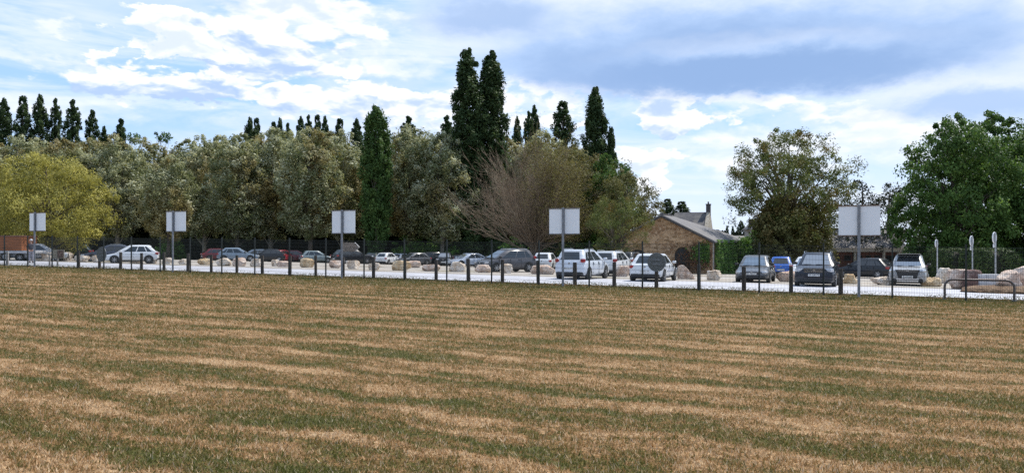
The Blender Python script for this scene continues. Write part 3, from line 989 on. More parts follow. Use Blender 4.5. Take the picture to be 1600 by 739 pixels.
def barn():
    A = Vector((15.75, 62.0, 0)); ux = Vector((-DV[0], -DV[1], 0)); uy = Vector((NV[0], NV[1], 0))
    base = A - ux * 8.0
    z0 = G(A.x, A.y) - 0.3
    root = empty('stone_barn', (base.x, base.y, z0), math.atan2(ux.y, ux.x))
    tag(root, 'old brown stone barn with a wide gable and arched openings', 'barn')
    eave = CAMZ + 0.15 - z0; apex = CAMZ + 2.16 - z0; L = 19.0; W = 8.0; RE = 3.0
    wl = MB()
    th = 0.45
    # front gable wall with two arched openings, cut as columns of strips
    def arch_top(x, cx, hw, zs, rise):
        return zs + rise * math.sqrt(max(0, 1 - ((x - cx) / hw) ** 2))
    openings = [(5.62, 0.62, 1.55, 0.6), (1.95, 0.75, 1.35, 0.6)]
    xs = sorted(set([0, 4.0, 8.0] + [round(cx + hw * k / 6, 4) for cx, hw, a, b in openings for k in range(-6, 7)]))
    roofz = lambda x: eave + (apex - eave) * (1 - abs(x - 4) / 4)
    for i in range(len(xs) - 1):
        a, b = xs[i], xs[i + 1]; mid = (a + b) / 2
        za = zb = 0.0
        for cx, hw, zs, rise in openings:
            if abs(mid - cx) < hw:
                za, zb = arch_top(a, cx, hw, zs + .3, rise), arch_top(b, cx, hw, zs + .3, rise)
        wl.prism([(a, 0, za), (b, 0, zb), (b, 0, roofz(b)), (a, 0, roofz(a))], (0, th, 0))
    wl.box((W - th / 2, L / 2 + th / 2, eave / 2), (th, L - th, eave))
    wl.box((th / 2, L / 2 + th / 2, eave / 2), (th, L - th, eave))
    wl.box((W / 2, L - th / 2, eave / 2), (W - 2 * th - .01, th, eave))
    wl.build('wall', RUBBLE, root)
    rf = MB()
    o_ = 0.28; d = 0.12
    sl = (apex - eave) / 4
    ez = eave - sl * o_ + 0.03
    fr, rr = (4, -o_, apex + .05), (4, RE, apex + .05)
    la, lb, ra, rb = (-o_, -o_, ez), (-o_, L + o_, ez), (W + o_, -o_, ez), (W + o_, L + o_, ez)
    up = lambda p: (p[0], p[1], p[2] + d)
    lo_ = [fr, rr, la, lb, ra, rb]
    V = lo_ + [up(p) for p in lo_]
    rf.add(V, [(6, 7, 9, 8), (7, 6, 10, 11), (9, 7, 11), (0, 2, 3, 1), (1, 5, 4, 0), (3, 5, 1),
               (0, 4, 10, 6), (2, 0, 6, 8), (2, 8, 9, 3), (4, 5, 11, 10), (3, 9, 11, 5)])
    rfo = rf.build('roof', SLATE, root)
    MB().box((4, (RE - o_) / 2, apex + .19), (0.26, RE + o_, 0.10)).build('ridge_tiles', SLATED, rfo)
    vb = MB()
    for sgn in (-1, 1):
        vb.prism([(4, -o_ - .03, apex + .06), (4 + sgn * (4 + o_), -o_ - .03, ez + .0), (4 + sgn * (4 + o_), -o_ - .03, ez - .12), (4, -o_ - .03, apex - .08)], (0, .03, 0))
    vb.build('verge_board', WOODW, root)
    for cx, hw, zs, rise in openings:
        q = MB()
        pts = [(cx - hw + .01, 0.16, 0)] + [(cx - (hw - .01) * math.cos(math.pi * k / 12), 0.16, arch_top(cx - hw * math.cos(math.pi * k / 12), cx, hw, zs + .3, rise) - .005) for k in range(13)] + [(cx + hw - .01, 0.16, 0)]
        q.prism(pts[::-1], (0, 0.08, 0))
        dr = q.build('door', flat('dark_barn_door', (0.025, 0.027, 0.03), 0.7, 0, 0.4, 5), root)
        fr_ = MB()
        for k in range(-2, 3):
            fr_.box((cx + k * hw * .36, 0.145, (zs + .3) / 2 + .15), (0.03, 0.02, zs))
        fr_.build('batten', WOODW, dr)
    # corner post / downpipe at the right corner
    MB().tube([(W + .10, -0.08, 0.1), (W + .10, -0.08, eave - .05)], 0.05, 8).build('downpipe', flat('pipe_zinc', (0.30, 0.29, 0.27), 0.5), root)
    # ivy on the side wall and some on the gable
    rg = np.random.default_rng(3)
    n = 14000
    y_ = rg.uniform(0.6, L, n); z_ = rg.uniform(0, 1, n) * (eave + .1)
    dep = 0.08 + 0.25 * rg.uniform(0, 1, n) * (1 + .5 * np.sin(y_ * 2) * np.sin(z_ * 3))
    C1 = np.stack([W + dep, y_, z_], 1)
    n2 = 1700
    ax = rg.uniform(0, 1, n2)
    C2 = np.stack([W - 0.2 - np.abs(rg.normal(size=n2)) * 0.55, -0.05 - 0.18 * rg.uniform(0, 1, n2), eave - 0.9 + rg.normal(size=n2) * 0.33], 1)
    n3 = 2600
    C3 = np.stack([W + .2 + rg.normal(size=n3) * .12, L - 1 + rg.normal(size=n3) * 1.2 - 2, eave + .12 + rg.normal(size=n3) * 0.13], 1)
    C_ = np.concatenate([C1, C2, C3]); nn = len(C_)
    iv = link_mesh('ivy', leaf_mesh('ivy', C_, rg.normal(size=(nn, 3)) * .7 + np.array([1, -.2, .3]), rg.uniform(0.05, 0.12, nn), np.clip(rg.uniform(0, 1, nn), 0, 1), rg), IVY)
    iv.parent = root
    # dry creeper stems on the gable
    cs = MB()
    for k in range(26):
        p0_ = Vector((W - rg.uniform(0.1, 2.4), -0.03, rg.uniform(0.2, 1.2)))
        pts = [p0_]
        for j in range(6):
            pts.append(pts[-1] + Vector((rg.normal() * .16, -0.004, rg.uniform(0.1, 0.34))))
        cs.tube(pts, [.028 - .003 * j for j in range(7)], 4, False)
    cs.build('dry_creeper', flat('dry_creeper_stem', (0.16, 0.07, 0.035), 0.9), root)
    sm = MB()
    n4 = 1500
    C4 = np.stack([W - 1.2 + rg.normal(size=n4) * .8, -0.05 - .1 * rg.uniform(0, 1, n4), 1.5 + rg.normal(size=n4) * .8], 1)
    C4 = C4[(C4[:, 2] > 0.1) & (C4[:, 2] < eave) & (C4[:, 0] < W)]
    cl_ = link_mesh('dry_creeper_leaves', leaf_mesh('dry_creeper_leaves', C4, rg.normal(size=(len(C4), 3)) + np.array([0, -1, .3]), rg.uniform(0.04, 0.08, len(C4)), rg.uniform(0, 1, len(C4)), rg),
                    foliage('dry_leaves', [(0, (0.08, 0.035, 0.018)), (1, (0.22, 0.11, 0.05))], 0.2))
    cl_.parent = root


barn()


def house_slate():
    p = at(1078, 96); z0 = p.z
    root = empty('slate_roofed_house', (p.x, p.y, z0), -0.35)
    tag(root, 'distant house with steep dark slate roof and chimney above the barn', 'house')
    W, Dp = 4.2, 7.0
    ridge = CAMZ + 3.75 - z0; eave = CAMZ + 1.2 - z0
    MB().box((0, 0, eave / 2), (W - .1, Dp - .4, eave)).build('wall', PALEST, root)
    r_ = MB()
    x0, x1 = -W / 2 - .2, W / 2 - .1
    V = [(x0, -Dp / 2, eave), (x1, -Dp / 2, eave), (x1, Dp / 2, eave), (x0, Dp / 2, eave), (x0 + .5, 0, ridge), (x1 - .0, 0, ridge)]
    r_.add(V, [(0, 1, 5, 4), (1, 2, 5), (2, 3, 4, 5), (3, 0, 4), (3, 2, 1, 0)])
    rfo = r_.build('roof', SLATED, root)
    g_ = MB(); g_.prism([(x1 + .01, -Dp / 2 - .1, eave), (x1 + .01, Dp / 2 + .1, eave), (x1 + .01, 0, ridge + .25)], (0.4, 0, 0)); g_.build('gable_wall', PALEST, root)
    ch = MB(); ch.box((x1 + .2, 0, ridge + .25), (0.5, 0.7, 1.3)); ch.box((x1 + .2, 0, ridge + .93), (0.6, .8, .1)); co = ch.build('chimney', flat('chimney_brick_dark', (0.09, 0.08, 0.08), 0.9), rfo)
    MB().tube([(x1 + .2, -.15, ridge + .98), (x1 + .2, -.15, ridge + 1.25)], .09, 8).build('chimney_pot', flat('chimney_pot', (0.10, 0.07, 0.06), .9), co)


house_slate()


def house_pale():
    Y = 84.0
    p = at(1184, Y); z0 = p.z
    root = empty('pale_house', (p.x, p.y, z0))
    tag(root, 'pale rendered house with dark chimney half hidden behind the rusty olive tree', 'house')
    W = 5.6; top = CAMZ + 1.55 - z0
    wl = MB()
    wx = [(0.55, 1.05)]
    # front wall with two stacked window openings
    zz = [(CAMZ - .95 - z0, CAMZ - 1.9 - z0), (CAMZ + 0.75 - z0, CAMZ - .25 - z0)]
    wl.box((0.375, 0.2, top / 2), (0.75, .4, top))
    wl.box(((1.55 + W) / 2, 0.2, top / 2), (W - 1.55, .4, top))
    segs = sorted([0.0, zz[0][1], zz[0][0], zz[1][1], zz[1][0], top])
    for a, b in ((segs[0], segs[1]), (segs[2], segs[3]), (segs[4], segs[5])):
        wl.box((1.15, 0.2, (a + b) / 2), (0.796, .398, b - a))
    wl.box((0.2, 2.6, top / 2), (.4, 4.396, top)); wl.box((W - .2, 2.6, top / 2), (.4, 4.396, top))
    wl.build('wall', RENDERW, root)
    for a, b in ((segs[1], segs[2]), (segs[3], segs[4])):
        wn = MB().box((1.15, 0.22, (a + b) / 2), (0.78, .04, b - a - .02)).build('window', DARKW, root)
        MB().box((1.15, -.03, a - .02), (0.95, .16, .07)).build('sill', PALEST, wn)
    r_ = MB()
    rz_ = top + 2.2
    V = [(-.25, -.3, top - .05), (W + .25, -.3, top - .05), (W + .25, 5, top - .05), (-.25, 5, top - .05), (W / 2, -.3, rz_), (W / 2, 5, rz_)]
    r_.add(V, [(0, 4, 5, 3), (1, 2, 5, 4), (0, 1, 4), (2, 3, 5), (3, 2, 1, 0)])
    rf = r_.build('roof', SLATED, root)
    c_ = MB(); c_.box((0.32, 3.2, top + .45), (0.52, 0.6, 1.2)); c_.box((0.32, 3.2, top + 1.07), (0.62, .7, .1)); c_.build('chimney', flat('chimney_brick_brown', (0.06, 0.045, 0.04), .9), rf)
    MB().tube([(-.08, -.08, 0), (-.08, -.08, top)], .05, 6).build('downpipe', _M[('flat', 'pipe_zinc')], root)


house_pale()


def low_wing():
    p = at(1146, 88); q = at(1172, 88)
    z0 = p.z
    root = empty('low_slate_wing', (p.x - 2.5, p.y, z0))
    tag(root, 'low grey roofed wing joining the barn and the pale house', 'building')
    e = CAMZ - .1 - z0; rz_ = CAMZ + .85 - z0; W = q.x - p.x + 2.4
    MB().box((W / 2, 2, e / 2), (W, 3.6, e)).build('wall', PALEST, root)
    r_ = MB(); V = [(0, -.1, e), (W, -.1, e), (W, 4.1, e), (0, 4.1, e), (0, 2, rz_), (W, 2, rz_)]
    r_.add(V, [(0, 1, 5, 4), (1, 2, 5), (2, 3, 4, 5), (3, 0, 4), (3, 2, 1, 0)])
    r_.build('roof', slate_mat('wing_roof_slate', (0.16, 0.155, 0.155), (0.21, 0.20, 0.20)), root)


low_wing()


def low_building():
    Y = 76.0
    p = at(1246, Y); q = at(1412, Y); z0 = min(p.z, q.z) - .1
    root = empty('low_shed_building', (p.x, p.y, z0))
    tag(root, 'long low building with grey roof, pale lintel and brown doors at right', 'building')
    W = q.x - p.x; e = CAMZ - .45 - z0; rz_ = CAMZ + 1.45 - z0; Dp = 6.5
    wl = MB()
    wl.box((W / 2, Dp - .2, e / 2), (W, .4, e)); wl.box((.2, Dp / 2, e / 2), (.4, Dp - .804, e)); wl.box((W - .2, Dp / 2, e / 2), (.4, Dp - .804, e))
    wl.box((.3, .2, e / 2 - .2), (.6, .4, e - .4)); wl.box((2.6, .2, e / 2 - .2), (1.6, .4, e - .4)); wl.box((W - .25, .2, e / 2 - .2), (.5, .4, e - .4))
    wl.build('wall', PALEST, root)
    MB().box((W / 2, .16, e - .19), (W + .1, .5, .38)).build('lintel', flat('pale_lintel', (0.50, 0.48, 0.44), .8), root)
    for i, xc in enumerate((5.6, 8.4)):
        MB().box((xc, .2, e / 2 - .2), (.18, .3, e - .4)).build('post', flat('pale_post', (0.45, 0.43, 0.38), .8), root)
    for a, b in ((.62, 1.78), (3.42, 5.49), (5.71, 8.29), (8.51, W - .52)):
        d_ = MB().box(((a + b) / 2, .42, e / 2 - .2), (b - a - .02, .08, e - .42)).build('door', BROWND, root)
        w_ = MB()
        nn = max(1, int((b - a) / .8))
        for k in range(nn):
            w_.box((a + (b - a) * (k + .5) / nn, .365, e - 1.0), ((b - a) / nn * .6, .03, .5))
        w_.build('window', DARKW, d_)
    r_ = MB(); V = [(-.3, -.35, e), (W + .3, -.35, e), (W + .3, Dp + .3, e), (-.3, Dp + .3, e), (-.3, Dp / 2, rz_), (W + .3, Dp / 2, rz_)]
    r_.add(V, [(0, 1, 5, 4), (1, 2, 5), (2, 3, 4, 5), (3, 0, 4), (3, 2, 1, 0)])
    rf = r_.build('roof', slate_mat('old_grey_tiles', (0.12, 0.11, 0.115), (0.19, 0.175, 0.17)), root)
    MB().box((W / 2, Dp / 2, rz_ + .03), (W + .6, .25, .1)).build('ridge_tiles', flat('ridge_clay', (0.30, 0.27, 0.24), .9), rf)


low_building()

# ------------------------------------------------------------------ fence
FENCE = flat('dark_green_fence_metal', (0.012, 0.018, 0.016), 0.5, 0.2)


def fence():
    x, y = xy(-7.5, 0)
    root = empty('wire_fence', (0, 0, 0))
    tag(root, 'dark green welded wire fence with square posts crossing the whole field edge', 'fence')
    Hf = 2.03
    postm = None
    panel = None
    for i in range(-3, 27):
        s = i * 2.5
        x, y = xy(s, 0)
        z = gst(s, 0)
        rz = math.atan2(DV[1], DV[0])
        if postm is None:
            mb = MB(); mb.box((0, 0, Hf / 2 + .02), (.06, .06, Hf + .1)); mb.box((0, 0, Hf + .085), (.07, .07, .03))
            o_ = mb.build('post', FENCE, root); postm = o_.data
        else:
            o_ = link_mesh('post', postm, None, root)
        o_.location = (x, y, z); o_.rotation_euler = (0, 0, rz)
        if panel is None:
            V = []; Fs = []
            mb = MB()
            nvw = 44
            for k in range(nvw):
                xx_ = 0.04 + (2.42) * k / (nvw - 1)
                mb.box((xx_, 0, Hf / 2 + .02), (.0068, .0068, Hf - .05))
            for zz_ in (0.05, .25, .45, .65, .85, 1.05, 1.25, 1.45, 1.65, 1.85, Hf - .02):
                mb.box((1.25, .0105, zz_), (2.44, .010, .010 if zz_ < Hf - .1 else .012))
            o_ = mb.build('mesh_panel', FENCE, root); panel = o_.data
        else:
            o_ = link_mesh('mesh_panel', panel, None, root)
        o_.location = (x, y, z)
        o_.rotation_euler = (0, -math.asin(0.0102), rz)


fence()

# ------------------------------------------------------------------ wooden bollards
wood_m, t = new_mat('weathered_bollard_wood')
oc = t.n('ShaderNodeTexCoord').outputs['Object']
mp_ = t.n('ShaderNodeMapping'); t.put(mp_.inputs[0], oc); mp_.inputs['Scale'].default_value = (14, 14, 1.6)
nz = t.noise(mp_.outputs[0], 2.0, 6, 0.65)
c = t.ramp(nz, [(0.3, (0.030, 0.024, 0.021)), (0.5, (0.07, 0.058, 0.05)), (0.7, (0.17, 0.15, 0.13))])
t.out(t.pr(c, 0.9, 0, t.bump(nz, 0.7, 0.02), 0.2))
posts = [(77, 1), (123, 0), (155.6, 2), (188.4, 0), (221, 0), (256.3, 0), (293.5, 0), (330.3, 0), (370, 0), (410, 0), (452.8, 0), (493.4, 0),
         (536, 0), (583.5, 0), (632.5, 0), (681.5, 0), (732, 0), (785, 0), (841, 0), (898.4, 0), (959.6, 0), (1025.5, 2), (1092, 0), (1162.5, 0),
         (1236, 0), (1313.5, 0)]
rb = random.Random(12)
proto = None
for i, (px, k) in enumerate(posts):
    if k == 1: continue
    p = on_t(px, 1.05)
    lab = 'weathered wooden post, %s from the left in the row behind the fence' % ORD[i]
    if k == 2: lab = 'weathered wooden post carrying the %s grey disc sign' % ('left' if px < 500 else 'right')
    if px == 77: lab = 'x'
    mb = MB()
    r_ = 0.092 * rb.uniform(0.9, 1.12); Hh = 1.12 * rb.uniform(.95, 1.05)
    rings = []
    for z_, f in ((-.1, 1.03), (.3, 1.0), (.7, .98), (Hh - .04, .97), (Hh, .86)):
        rings.append([(r_ * f * math.cos(a_) * rb.uniform(.96, 1.04), r_ * f * math.sin(a_) * rb.uniform(.96, 1.04), z_) for a_ in [2 * math.pi * q / 10 for q in range(10)]])
    mb.loft(rings)
    o = mb.build('wooden_post', wood_m, None, (p.x, p.y, p.z), rb.uniform(0, 6), smooth=True)
    o.rotation_euler = (rb.uniform(-.02, .02), rb.uniform(-.02, .02), rb.uniform(0, 6))
    tag(o, lab, 'post', 'wooden posts along the road edge')

# ------------------------------------------------------------------ signs on the field side
RZF = math.atan2(-DV[1], -DV[0])     # board faces along the fence
whiteback, t = new_mat('white_board_back')
oc = t.n('ShaderNodeTexCoord').outputs['Object']
c = t.mix(t.step(t.noise(oc, 2.0, 5, .6), .35, .75), (0.82, 0.84, 0.87), (0.88, 0.89, 0.91))
mp_ = t.n('ShaderNodeMapping'); t.put(mp_.inputs[0], oc); mp_.inputs['Scale'].default_value = (9, 1, .7)
c = t.mix(t.m('MULTIPLY', t.step(t.noise(mp_.outputs[0], 2, 4), .55, .8), .16), c, (0.45, 0.43, 0.38))
t.out(t.pr(c, 0.45, 0, None, 0.4))
RUSTT = flat('brown_edge_strip', (0.16, 0.10, 0.07), 0.7, 0, .3)
signs = [(54, 44, 68.4, 333, 360.5, 'smallest white board on a grey pole at the far left before the yellow tree'),
         (270, 258, 288, 331, 361, 'second white board from the left on a slim grey pole'),
         (534, 517, 553, 329.5, 364, 'white board on a grey pole left of the lone green poplar'),
         (879.5, 857, 904, 326.5, 365, 'white board on a grey pole in front of the half bare willow'),
         (1342, 1310, 1375.5, 322, 367.5, 'largest white board on a grey pole near the right')]
for px, x0, x1, y0, y1, lab in signs:
    p = on_t(px, -0.28)
    Y = p.y
    root = empty('board_sign', p, RZF)
    tag(root, lab, 'sign', 'white boards on poles along the field')
    ztop = CAMZ + (HZ - y0) / F * Y - p.z; zbot = CAMZ + (HZ - y1) / F * Y - p.z
    # solve the extents along the fence direction for the two edges
    def along(pxe):
        a = (pxe - 800) / F
        # p + u*e lies on column pxe ; u = direction (-DV)
        ux, uy = -DV[0], -DV[1]
        return (a * p.y - p.x) / (ux - a * uy)
    u0, u1 = along(x0), along(x1)
    hh_ = ztop - zbot
    MB().tube([(0, 0, -.1), (0, 0, ztop + .06)], 0.055, 12).build('pole', GREYP, root, smooth=True)
    pn = MB().box(((u0 + u1) / 2, .105, (ztop + zbot) / 2), (u1 - u0, .03, hh_), bev=.008).build('board', whiteback, root)
    em = RUSTT if px > 1000 or px < 60 else flat('grey_edge_strip', (0.18, 0.17, 0.17), .6)
    MB().box(((u0 + u1) / 2, .10, ztop + .02), (u1 - u0 + .04, .07, .035)).build('edge_strip', em, pn)
    MB().box(((u0 + u1) / 2, .10, zbot - .02), (u1 - u0 + .04, .07, .035)).build('edge_strip', em, pn)
    MB().box((0, .066, (ztop + zbot) / 2), (.11, .03, hh_ - .02)).build('rail', GREYP, root)

# grey discs (sign backs) on two of the wooden posts
for px, cy, rp, lab in ((158.5, 397.2, 11.3, 'left grey disc sign back on a wooden post before the white hatchback'),
                        (1026, 409.7, 14.5, 'right grey disc sign back on a wooden post before a white car')):
    p = on_t(px, 0.86); Y = p.y
    r_ = rp / F * Y; zc = CAMZ + (HZ - cy) / F * Y
    root = empty('round_sign', (p.x, p.y, zc), RZF)
    tag(root, lab, 'sign', 'round grey sign backs')
    mb = MB(); mb.disc((0, 0, 0), (0, 1, 0), r_, .012, 36); mb.build('disc', flat('sign_back_grey', (0.17, 0.175, 0.17), 0.65, 0.1, .2, 8), root)
    rim_ = MB(); rim_.tube([(r_ * math.cos(a_), 0, r_ * math.sin(a_)) for a_ in [2 * math.pi * k / 36 for k in range(37)]], .010, 6, False); rim_.build('rim', GALV, root)
    for zz_ in (.1, -.1): MB().box((0, -.016, zz_), (.36, .018, .035)).build('bracket', GALV, root)

# arrow shaped direction board (its back) beside the third pole
p = on_t(533.5, 2.1 - 1.4)
p = on_t(534.5, 0.45)
Y = p.y
root = empty('arrow_sign', p, RZF)
tag(root, 'brown grey arrow shaped direction board pointing right beside a white board pole', 'sign')
def alo(pxe, p=p):
    a = (pxe - 800) / F
    return (a * p.y - p.x) / (-DV[0] - a * -DV[1])
MB().tube([(-.02, 0, -.05), (-.02, 0, CAMZ + (HZ - 378.5) / F * Y - p.z)], .04, 10).build('pole', GREYP, root, smooth=True)
za, zb = CAMZ + (HZ - 379) / F * Y - p.z, CAMZ + (HZ - 393) / F * Y - p.z
u0, u1, u2 = .0, alo(555), alo(562)
MB().prism([(u0, -.02, zb), (u1, -.02, zb), (u2, -.02, (za + zb) / 2), (u1, -.02, za), (u0, -.02, za)], (0, .03, 0)).build('board', flat('arrow_back_brown', (0.33, 0.27, 0.23), .7, 0, .25, 6), root)
MB().tube([(u1, -.035, za), (u2, -.035, (za + zb) / 2), (u1, -.035, zb)], .018, 6).build('edge', flat('arrow_edge_white', (.75, .75, .75), .4), root)

# information board low at left, on two pale legs
p1, p2 = on_t(77, 1.0), on_t(89.5, 1.0)
root = empty('information_board', (p1 + p2) / 2, RZF)
tag(root, 'small beige and brown printed board on two pale legs at the far left', 'sign')
Y = p1.y
zb_, zt_ = CAMZ + (HZ - 403.3) / F * Y - p1.z, CAMZ + (HZ - 390) / F * Y - p1.z
cxx = (p1 + p2) / 2
def al2(pxe):
    a = (pxe - 800) / F
    return (a * cxx.y - cxx.x) / (-DV[0] + a * DV[1])
for q in (77, 89.5):
    MB().box((al2(q), 0.02, .45), (.12, .05, 1.0)).build('leg', flat('pale_post_wood', (0.40, 0.37, 0.35), .8, 0, .2), root)
bo = MB().box(((al2(82) + al2(101)) / 2, -.035, (zt_ + zb_) / 2), (al2(101) - al2(82), .04, zt_ - zb_)).build('board', flat('beige_board', (0.42, 0.37, 0.29), .7, 0, .15), root)
MB().box(((al2(91) + al2(100.5)) / 2, -.06, (zt_ + zb_) / 2), (al2(100.5) - al2(91), .012, (zt_ - zb_) * .86)).build('printed_panel', flat('brown_print', (0.22, 0.13, 0.10), .6, 0, .7, 9), bo)

# pale post at the far left beside the trailer
p = on_t(11.5, 1.0)
o = MB().box((0, 0, .45), (.17, .17, 1.1), bev=.02).build('pale_post', flat('pale_post_wood', (0.40, 0.37, 0.35), .8, 0, .2), None, p, .3)
tag(o, 'pale squared post before the brown trailer at the far left', 'post')

# hoop barrier
p1, p2 = on_t(1476, .55), on_t(1585, .55)
mid = (p1 + p2) / 2; hw = (p2 - p1).length / 2
root = empty('hoop_barrier', mid, math.atan2((p2 - p1).y, (p2 - p1).x))
tag(root, 'low bent steel tube barrier behind the fence at the right', 'barrier')
hb = 0.78; path = [(-hw, 0, -.1), (-hw, 0, hb - .28)]
for k in range(1, 7):
    a_ = math.pi / 2 * k / 6
    path.append((-hw + .28 * (1 - math.cos(a_)), 0, hb - .28 + .28 * math.sin(a_)))
for k in range(0, 7):
    a_ = math.pi / 2 * (1 - k / 6)
    path.append((hw - .28 * (1 - math.cos(a_)), 0, hb - .28 + .28 * math.sin(a_)))
path += [(hw, 0, hb - .28), (hw, 0, -.1)]
MB().tube(path, .045, 10).build('tube_frame', flat('brown_grey_tube', (0.16, 0.13, 0.12), .45, .5), root, smooth=True)
for sx in (-hw, hw): MB().disc((sx, 0, .03), (0, 0, 1), .09, .03, 16).build('foot_plate', GALV, root)

# three road signs seen nearly edge on
for px, y0, y1, Y, second, lab in ((1464.5, 374.5, 386.5, 49, False, 'shortest of three edge on road signs above the pale stone'),
                                   (1519.5, 369, 384, 44, True, 'middle one of three edge on road signs behind the boulders'),
                                   (1555.5, 363, 380, 41, True, 'tallest of three edge on road signs near the right edge')):
    p = at(px, Y)
    root = empty('road_sign', p, math.radians(41 if second else 44))
    tag(root, lab, 'sign', 'road signs by the car park entrance')
    zt = CAMZ + (HZ - y0) / F * Y - p.z; zc0 = CAMZ + (HZ - y1) / F * Y - p.z
    r_ = (zt - zc0) / 2
    MB().tube([(0, 0, -.1), (0, 0, zt - .02)], .035, 10).build('pole', flat('pale_grey_pole', (.42, .43, .45), .5, .3), root, smooth=True)
    q = MB(); q.disc((0, .05, zt - r_), (0, 1, 0), r_, .02, 28); dd = q.build('disc', flat('sign_back_pale', (.45, .46, .48), .5, .2), root)
    q = MB(); q.tube([(r_ * math.cos(a_), .05, zt - r_ + r_ * math.sin(a_)) for a_ in [2 * math.pi * k / 28 for k in range(29)]], .022, 6, False); q.build('rim', flat('sign_rim_white', (.78, .78, .8), .4), dd)
    if second:
        MB().box((0, .05, zc0 - .14), (.38, .02, .20)).build('plate', flat('sign_rim_white', (.78, .78, .8), .4), root)

# ------------------------------------------------------------------ boulders
def rock_mat(name, cols, rough=.9):
    m, t = new_mat(name)
    oc = t.n('ShaderNodeTexCoord').outputs['Object']
    a_ = t.noise(oc, 2.3, 6, .65); b_ = t.noise(oc, 9, 5, .7)
    c = t.ramp(a_, [(.34, cols[0]), (.5, cols[1]), (.66, cols[2])])
    c = t.mix(t.m('MULTIPLY', t.step(b_, .52, .72), .6), c, cols[3])
    c = t.mix(t.m('MULTIPLY', t.step(t.vor(oc, 3.5, 'DISTANCE_TO_EDGE'), .05, .0), .35), c, cols[3])
    t.out(t.pr(c, rough, 0, t.bump(t.m('ADD', t.m('ADD', a_, b_), t.m('MULTIPLY', t.step(t.vor(oc, 5.0, 'DISTANCE_TO_EDGE'), 0.0, 0.12), 0.5)), 1.0, .055), .25))
    return m


LIME = rock_mat('pale_limestone', [(0.58, 0.43, 0.30), (0.74, 0.64, 0.53), (0.84, 0.79, 0.73), (0.34, 0.21, 0.13)])
LIMEP = rock_mat('pinkish_limestone', [(0.50, 0.33, 0.24), (0.68, 0.53, 0.43), (0.80, 0.71, 0.63), (0.30, 0.17, 0.11)])
OCHRE = rock_mat('ochre_limestone', [(0.54, 0.36, 0.19), (0.66, 0.50, 0.31), (0.76, 0.66, 0.50), (0.38, 0.21, 0.10)])
REDST = rock_mat('reddish_rock', [(0.12, 0.065, 0.055), (0.20, 0.12, 0.10), (0.36, 0.27, 0.24), (0.07, 0.04, 0.035)])


def rock(w_, d_, h_, seed, blocky=.5, shape=None):
    """flattened convex lump cut by random planes, roughened"""
    rg = random.Random(seed)
    import bmesh
    bm = bmesh.new()
    bmesh.ops.create_icosphere(bm, subdivisions=4, radius=1.0)
    planes = []
    for k in range(9):
        v = Vector((rg.gauss(0, 1), rg.gauss(0, 1), rg.gauss(0, .8))).normalized()
        planes.append((v, rg.uniform(.58, .82)))
    planes += [(Vector((0, 0, 1)), rg.uniform(.6, .85)), (Vector((0, -1, .15)).normalized(), rg.uniform(.66, .85)), (Vector((1, 0, .1)).normalized(), .8), (Vector((-1, 0, .1)).normalized(), .82)]
    off = Vector((seed * 3.7, seed * 1.3, 0))
    for v in bm.verts:
        p = v.co.copy()
        for nrm, dd in planes:
            e = p.dot(nrm) - dd
            if e > 0: p -= nrm * e * .93
        nn = mnoise.noise(p * 1.6 + off) * .13 + mnoise.noise(p * 4.2 + off) * .07 + mnoise.noise(p * 9 + off) * .035
        p *= 1 + nn
        v.co = p
    xs_ = [v.co.x for v in bm.verts]; ys_ = [v.co.y for v in bm.verts]; zs_ = [v.co.z for v in bm.verts]
    for v in bm.verts:
        x = ((v.co.x - min(xs_)) / (max(xs_) - min(xs_)) - .5) * w_
        y = ((v.co.y - min(ys_)) / (max(ys_) - min(ys_)) - .5) * d_
        z = ((v.co.z - min(zs_)) / (max(zs_) - min(zs_)))
        z = z * h_ * 1.18 - .18 * h_
        if shape: z *= shape(x / w_ + .5) if z > 0 else 1
        v.co = (x, y, z)
    me = bpy.data.meshes.new('boulder')
    bm.to_mesh(me); bm.free()
    me.polygons.foreach_set('use_smooth', [True] * len(me.polygons))
    try: me.set_sharp_from_angle(angle=math.radians(32))
    except Exception: pass
    return me


# x0, x1, top, base, material, note
L_, Pk, Oc = LIME, LIMEP, OCHRE
rocks = [(-12, 9, 399, 407, Pk), (22.5, 43, 396.5, 406.8, Oc), (61, 78, 394.6, 408.5, L_), (89, 109, 394.5, 408.5, L_), (112.5, 136, 400, 410, L_),
         (143, 155, 399, 410.5, L_), (169, 187, 399, 411, Oc), (199, 220, 402, 411.5, L_), (231, 244, 402, 412.5, L_), (252, 267, 403, 413, L_),
         (277.5, 292, 405, 413.5, L_), (306, 329, 404, 414.5, Oc), (335, 359, 404, 416, L_), (362, 383, 403, 416.5, Pk), (390, 408, 405, 417, L_),
         (423, 434, 406, 416.5, L_), (431, 451, 408, 417.8, Pk), (467, 490, 404, 418.5, Oc), (512, 531.5, 407.5, 419.5, Pk), (539, 560, 407.5, 421, L_),
         (574, 593, 411.3, 422.6, L_), (611, 641, 408, 423.5, Oc), (635, 657, 408, 418.5, Pk), (659, 687.5, 413.8, 424.6, Pk), (701, 727, 410, 425.5, L_),
         (741.5, 767, 414.3, 426.6, Pk), (780, 801, 412.7, 427.6, L_), (829, 868, 415, 429.5, Pk), (963.5, 987, 415.8, 433, Pk),
         (1059, 1089, 415.5, 437, Pk), (1105.5, 1130, 422.7, 438.6, L_), (1156.6, 1184, 421.4, 439.2, Pk), (1217, 1247, 424.7, 441.4, Pk),
         (1321, 1342, 429, 444.5, Oc), (1368, 1403.5, 432.6, 446.3, L_), (1444, 1475, 434, 448.6, Oc)]
mn = {id(L_): 'cream', id(Pk): 'pinkish', id(Oc): 'ochre'}
